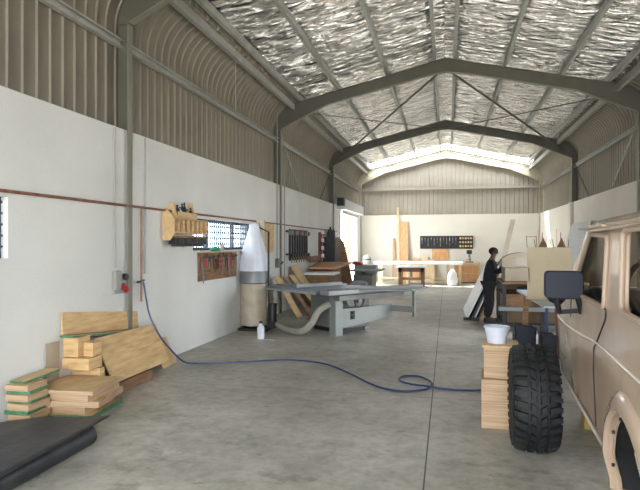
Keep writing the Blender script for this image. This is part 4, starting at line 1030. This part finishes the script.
wb2 = thing('shop_bench', 'cluttered timber bench rack in front of the man carrying MDF parts', 'bench', (1.8, 12, 0))
obj('worktop', MB().bx(1.05, 11.2, .93, 2.6, 12.6, .97), 'ply_dark', wb2, bev=.004)
obj('middle_shelf', MB().bx(1.05, 11.3, .70, 2.6, 12.6, .73), 'ply_dark', wb2, bev=.004)
obj('lower_rail', MB().bx(.97, 11.1, .42, 2.5, 11.22, .50), 'alu', wb2, bev=.004)
obj('front_panel', MB().bx(1.02, 11.28, .50, 2.4, 11.30, .70), 'ply_dark', wb2)
obj('shade_back', MB().bx(1.1, 12.56, .1, 2.55, 12.58, .93), 'brown_inside', wb2)  # dark board added to stand in for shade behind the legs
for x in (1.05, 1.75, 2.5):
    for y in (11.22, 12.5): obj('leg', MB().bx(x, y, 0, x+.07, y+.07, .93), 'dark_metal', wb2)
obj('bottom_shelf', MB().bx(1.05, 11.3, .14, 2.5, 12.5, .17), 'dark_metal', wb2)
tag(obj('timber_block', MB().bx(1.15, 11.35, .172, 2.3, 12.2, .40), 'brown_inside', smooth=False), 'dark block added for the shade under the cluttered bench', 'block')  # dark block added as shade beneath the worktop
tag(obj('blue_cloth', MB().slab([(1.32, 11.3, .732), (1.75, 11.28, .732), (1.8, 11.6, .732), (1.35, 11.62, .732)], (0, 0, .11)), 'blue', bev=.02), 'blue folded cloth on the middle shelf of the cluttered bench', 'cloth')
tag(obj('mdf_box', MB().bx(1.13, 11.5, .972, 1.72, 12.3, 1.23), 'mdf_grey', bev=.006), 'low flat MDF box under the curved MDF arch', 'box')
mb = MB(); arc = []
for t_ in range(17):
    a = math.pi*(.96-.9*t_/16); arc.append((1.49+.45*math.cos(a), 1.22+.31*math.sin(a)))
inn = [(1.49+(x-1.49)*.82, 1.22+(z-1.22)*.66) for x, z in reversed(arc)]
poly = arc+inn
mb.prism([(x, z) for x, z in poly], (0, 12.0, 0), (1, 0, 0), (0, 0, 1), (0, .35, 0)); 
tag(obj('mdf_arch', mb, 'mdf_grey'), 'curved MDF arch piece resting on the low box beside the man', 'arch')
tag(obj('mdf_offcut', MB().bx(1.10, 11.85, 1.232, 1.38, 11.95, 1.42), 'mdf_grey', bev=.004), 'small upright MDF offcut on the box in front of the arch', 'offcut')
# second table, carries the big MDF box
t2 = thing('trestle_table', 'grey-topped table on blue and timber legs carrying the tall MDF cabinet', 'table', (1.6, 9, 0))
obj('top', MB().slab([(1.22, 10.4, .86), (1.24, 7.75, .86), (2.2, 7.6, .86), (2.2, 10.4, .86)], (0, 0, .03)), 'panel_pale', t2, bev=.004)
obj('leg', MB().bar((1.30, 7.85, 0), (1.30, 7.85, .86), .035, .035), 'blue', t2)
obj('leg', MB().bar((1.46, 7.7, 0), (1.42, 7.7, .86), .07, .09), 'red_brown', t2)
obj('leg', MB().bar((1.30, 10.1, .0), (1.36, 10.2, .86), .05, .09), 'ply_dark', t2)
for y in (7.9, 10.2): obj('leg', MB().bar((2.1, y, .0), (2.1, y, .86), .06, .06), 'blue', t2)
obj('crossbar', MB().bar((1.30, 7.85, .35), (2.1, 7.9, .35), .04, .04), 'blue', t2)
bb = thing('mdf_cabinet', 'tall pale MDF cabinet box standing on the table beyond the vehicle', 'cabinet', (1.17, 8.72, .892), R(-8))
P_ = [(0, 0), (.60, 0), (.60, .765), (0, .765), (0, .46), (.035, .46), (.035, .24), (0, .24)]
obj('front_panel', MB(bb).prism(P_, (0, 0, 0), (1, 0, 0), (0, 0, 1), (0, .02, 0)), 'mdf', bb, smooth=False)
obj('carcass', MB(bb).bx(0.002, .02, 0, .02, .36, .765).bx(.58, .02, 0, .60, .36, .765).bx(.02, .02, .745, .58, .36, .765).bx(.02, .34, 0, .58, .36, .745).bx(.02, .02, 0, .58, .34, .02), 'mdf', bb, smooth=False)
tag(obj('base_disc', MB().slab([(1.14, 8.64, .891), (1.5, 8.60, .891), (1.5, 8.66, .891), (1.15, 8.69, .891)], (0, 0, .02)), 'mdf'), 'thin MDF strip on the table at the foot of the tall cabinet', 'strip').name = 'mdf_strip'
for i, x in enumerate((1.42, 1.68)):
    cn = thing('cone_ornament', ['dark cone with upright sticks on the tall MDF cabinet, nearer the man', 'dark cone with upright sticks on the tall MDF cabinet, nearer the vehicle roof'][i], 'ornament', (x, 8.88, 1.658))
    obj('cone', MB().cyl((x, 8.88, 1.658), (x, 8.88, 1.80), .065, .006, n=16), 'ply_dark', cn)
    for j in range(5):
        xx = x-.10+j*.05; obj('stick', MB().cyl((xx, 8.93+.01*(j % 2), 1.658), (xx+.01*(j-2), 8.95, 1.78+.05*((j*7) % 4)), .005, n=6), 'orange_wood' if j % 2 else 'red_brown', cn)
cf = thing('wire_frame', 'thin rectangular wire frame standing at the edge of the MDF cabinet top', 'frame', (1.26, 8.88, 1.658))
mb = MB(); mb.bar((1.19, 8.88, 1.658), (1.19, 8.95, 1.83), .01, .01).bar((1.33, 8.88, 1.658), (1.33, 8.95, 1.83), .01, .01).bar((1.19, 8.95, 1.82), (1.33, 8.95, 1.82), .01, .01); obj('wires', mb, 'alu', cf)
# clutter near the vehicle
tag(obj('black_bag', MB().ball((1.50, 7.95, .97), .16, sc=(1.1, .8, .5)), 'black'), 'black bag lying on the table edge beside the car mirror', 'bag')
for i, (x, y, m, lab) in enumerate(((1.02, 7.9, 'blue_dark', 'dark blue crate on the floor between bucket and table'), (1.22, 7.3, 'blue_dark', 'narrow dark blue crate partly behind the tyre'))):
    cq = thing('crate', lab, 'crate', (x, y, 0)); w = .26 if i == 0 else .16
    mb = MB(); mb.bx(x-w/2, y-.15, .02, x-w/2+.012, y+.2, .58).bx(x+w/2-.012, y-.15, .02, x+w/2, y+.2, .58).bx(x-w/2, y-.15, .02, x+w/2, y-.138, .58).bx(x-w/2, y+.188, .02, x+w/2, y+.2, .58).bx(x-w/2, y-.15, 0, x+w/2, y+.2, .02)
    obj('shell', mb, m, cq, smooth=False); obj('rim', MB().bx(x-w/2-.01, y-.16, .56, x+w/2+.01, y-.15, .60), m, cq)
board([(3.2, 16.8, 0), (3.2, 19.2, 0), (3.95, 19.2, 2.38), (3.95, 16.8, 2.38)], (.03, 0, 0), 'panel_pale', 'pale grey panel leaning high on the right wall beyond the vehicle')

# outside the side door
br = thing('brick_pillar', 'red brick pillar standing outside the side door', 'pillar', (-5.2, 30.2, -.16))
obj('shaft', MB().bx(-5.38, 30.0, -.16, -5.02, 30.4, 4.2), 'brick', br, bev=.01); obj('cap_course', MB().bx(-5.43, 29.95, 4.2, -4.97, 30.45, 4.32), 'brick', br)
sh = thing('shrub', 'bright green leafy shrub outside the side door', 'shrub', (-6.05, 32.3, -.16))
mb = MB()
for i in range(1500):
    a = random.random()*6.283; u = random.random()**.5; z = random.random(); r = .75*u*(1-.55*z)+.05
    c = Vector((-6.05+r*math.cos(a), 32.3+r*math.sin(a), .1+z*1.9)); d = Vector((random.uniform(-1, 1), random.uniform(-1, 1), random.uniform(-.3, 1))).normalized()
    e = d.cross(Vector((0, 0, 1))).normalized()*.035; mb.add([c, c+d*.07+e, c+d*.16, c+d*.07-e], [(0, 1, 2, 3)])
obj('foliage', mb, 'leaf', sh, smooth=False)
mb = MB()
for i in range(5): mb.tube([(-6.05+.06*math.cos(i*1.3), 32.3+.06*math.sin(i*1.3), -.16), (-6.05+.3*math.cos(i*1.3), 32.3+.3*math.sin(i*1.3), 1.2)], [.025, .01], 6)
obj('stems', mb, 'ply_dark', sh)

# ------------------------------------------------------------ the man at the bench
def skin(name, verts, edges, rad, m, parent, root=0, sub=2):
    X = parent.matrix_basis.inverted()*1
    me = bpy.data.meshes.new(name); me.from_pydata([Vector(v) for v in verts], edges, [])
    me.materials.append(M[m]); o = bpy.data.objects.new(name, me); COL.objects.link(o); o.parent = parent
    md = o.modifiers.new('skin', 'SKIN'); md.use_smooth_shade = True
    for i, d in enumerate(me.skin_vertices[0].data):
        r = rad[i]; d.radius = (r, r) if not isinstance(r, tuple) else r; d.use_root = (i == root)
    s2 = o.modifiers.new('sub', 'SUBSURF'); s2.levels = sub; s2.render_levels = sub
    return o
pn = thing('person', 'person in dark shirt and trousers standing at the bench, both arms reaching over MDF parts', 'person', (.90, 12.58, 0), R(-12))
# local frame: +X forward, +Y to his left
J = {'pel': (0, 0, .86), 'wai': (.01, 0, 1.0), 'che': (.03, 0, 1.22), 'nek': (.055, 0, 1.385), 'hd0': (.085, 0, 1.46), 'hd1': (.10, 0, 1.53), 'hd2': (.095, 0, 1.585)}
V_ = []; E_ = []; r_ = []
def addv(p, r, link=None):
    V_.append(p); r_.append(r)
    if link is not None: E_.append((link, len(V_)-1))
    return len(V_)-1
pel = addv((0, 0, .86), (.13, .10)); wai = addv((.01, 0, 1.0), (.12, .09), pel); che = addv((.03, 0, 1.22), (.14, .10), wai)
nek = addv((.055, 0, 1.37), (.06, .06), che); h0 = addv((.085, 0, 1.44), (.055, .055), nek); h1 = addv((.105, 0, 1.51), (.082, .075), h0); h2 = addv((.095, 0, 1.58), (.06, .06), h1)
for s_ in (-1, 1):
    hip = addv((0, s_*.09, .80), .092, pel); kn = addv((.03 if s_ < 0 else -.03, s_*.10, .45), .062, hip); an = addv((-.03 if s_ < 0 else -.06, s_*.11, .09), .042, kn); toe = addv((.12 if s_ < 0 else .08, s_*.12, .04), .035, an)
    sh_ = addv((.03, s_*.17, 1.30), .062, che); el = addv((.12, s_*.23, 1.08), .045, sh_); wr = addv((.32, s_*.15, 1.17), .030, el); pm = addv((.38, s_*.14, 1.18), (.034, .018), wr)
    for f in range(4):
        y0 = s_*.14+(f-1.5)*.018; L_ = [.055, .065, .06, .048][f]
        k1 = addv((.40+L_*.3, y0, 1.178), .0085, pm); addv((.40+L_, y0+(f-1.5)*.003, 1.160), .0075, k1)
    th_ = addv((.375, s_*.14-s_*.03, 1.165), .010, pm); addv((.41, s_*.14-s_*.05, 1.155), .0085, th_)
body = skin('body', V_, E_, r_, 'skin', pn)
# head details
mb = MB(pn); mb.ball((.09, 0, 1.555), .098, 16, (1.05, .95, .88)); obj('hair', mb, 'hair', pn)
mb = MB(pn); mb.ball((.185, 0, 1.515), .014, 8, (1, .7, 1.3)); obj('nose', mb, 'skin', pn)
mb = MB(pn); mb.ball((.175, 0, 1.48), .016, 8, (.4, 1.3, .35)); obj('mouth', mb, 'red_brown', pn)
for s_ in (-1, 1):
    mb = MB(pn); mb.ball((.172, s_*.03, 1.535), .009, 8); obj('eye', mb, 'black', pn)
    mb = MB(pn); mb.ball((.10, s_*.084, 1.515), .022, 8, (.6, .35, 1)); obj('ear', mb, 'skin', pn)
# clothes
V_, E_, r_ = [], [], []
b0 = addv((0, 0, .72), (.19, .165)); b1 = addv((.01, 0, 1.0), (.195, .16), b0); b2_ = addv((.03, 0, 1.22), (.21, .17), b1); b3 = addv((.05, 0, 1.35), (.075, .075), b2_)
for s_ in (-1, 1):
    a1_ = addv((.03, s_*.18, 1.30), .095, b2_); a2_ = addv((.12, s_*.25, 1.08), .072, a1_); a3_ = addv((.29, s_*.17, 1.155), .05, a2_)
skin('shirt', V_, E_, r_, 'cloth_black', pn)
V_, E_, r_ = [], [], []
b0 = addv((0, 0, 1.0), (.17, .15))
for s_ in (-1, 1):
    l1 = addv((0, s_*.095, .78), .135, b0); l2 = addv((.03 if s_ < 0 else -.03, s_*.10, .45), .105, l1); l3 = addv((-.03 if s_ < 0 else -.06, s_*.11, .10), .088, l2)
skin('trousers', V_, E_, r_, 'cloth_trousers', pn)
for s_ in (-1, 1):
    x = .04 if s_ < 0 else .0
    mb = MB(pn); mb.prism(rnd([(x-.13, s_*.115-.045), (x+.15, s_*.125-.045), (x+.15, s_*.125+.045), (x-.13, s_*.115+.045)], .035), (0, 0, 0), (1, 0, 0), (0, 1, 0), (0, 0, .075)); obj('shoe', mb, 'black', pn, bev=.01)
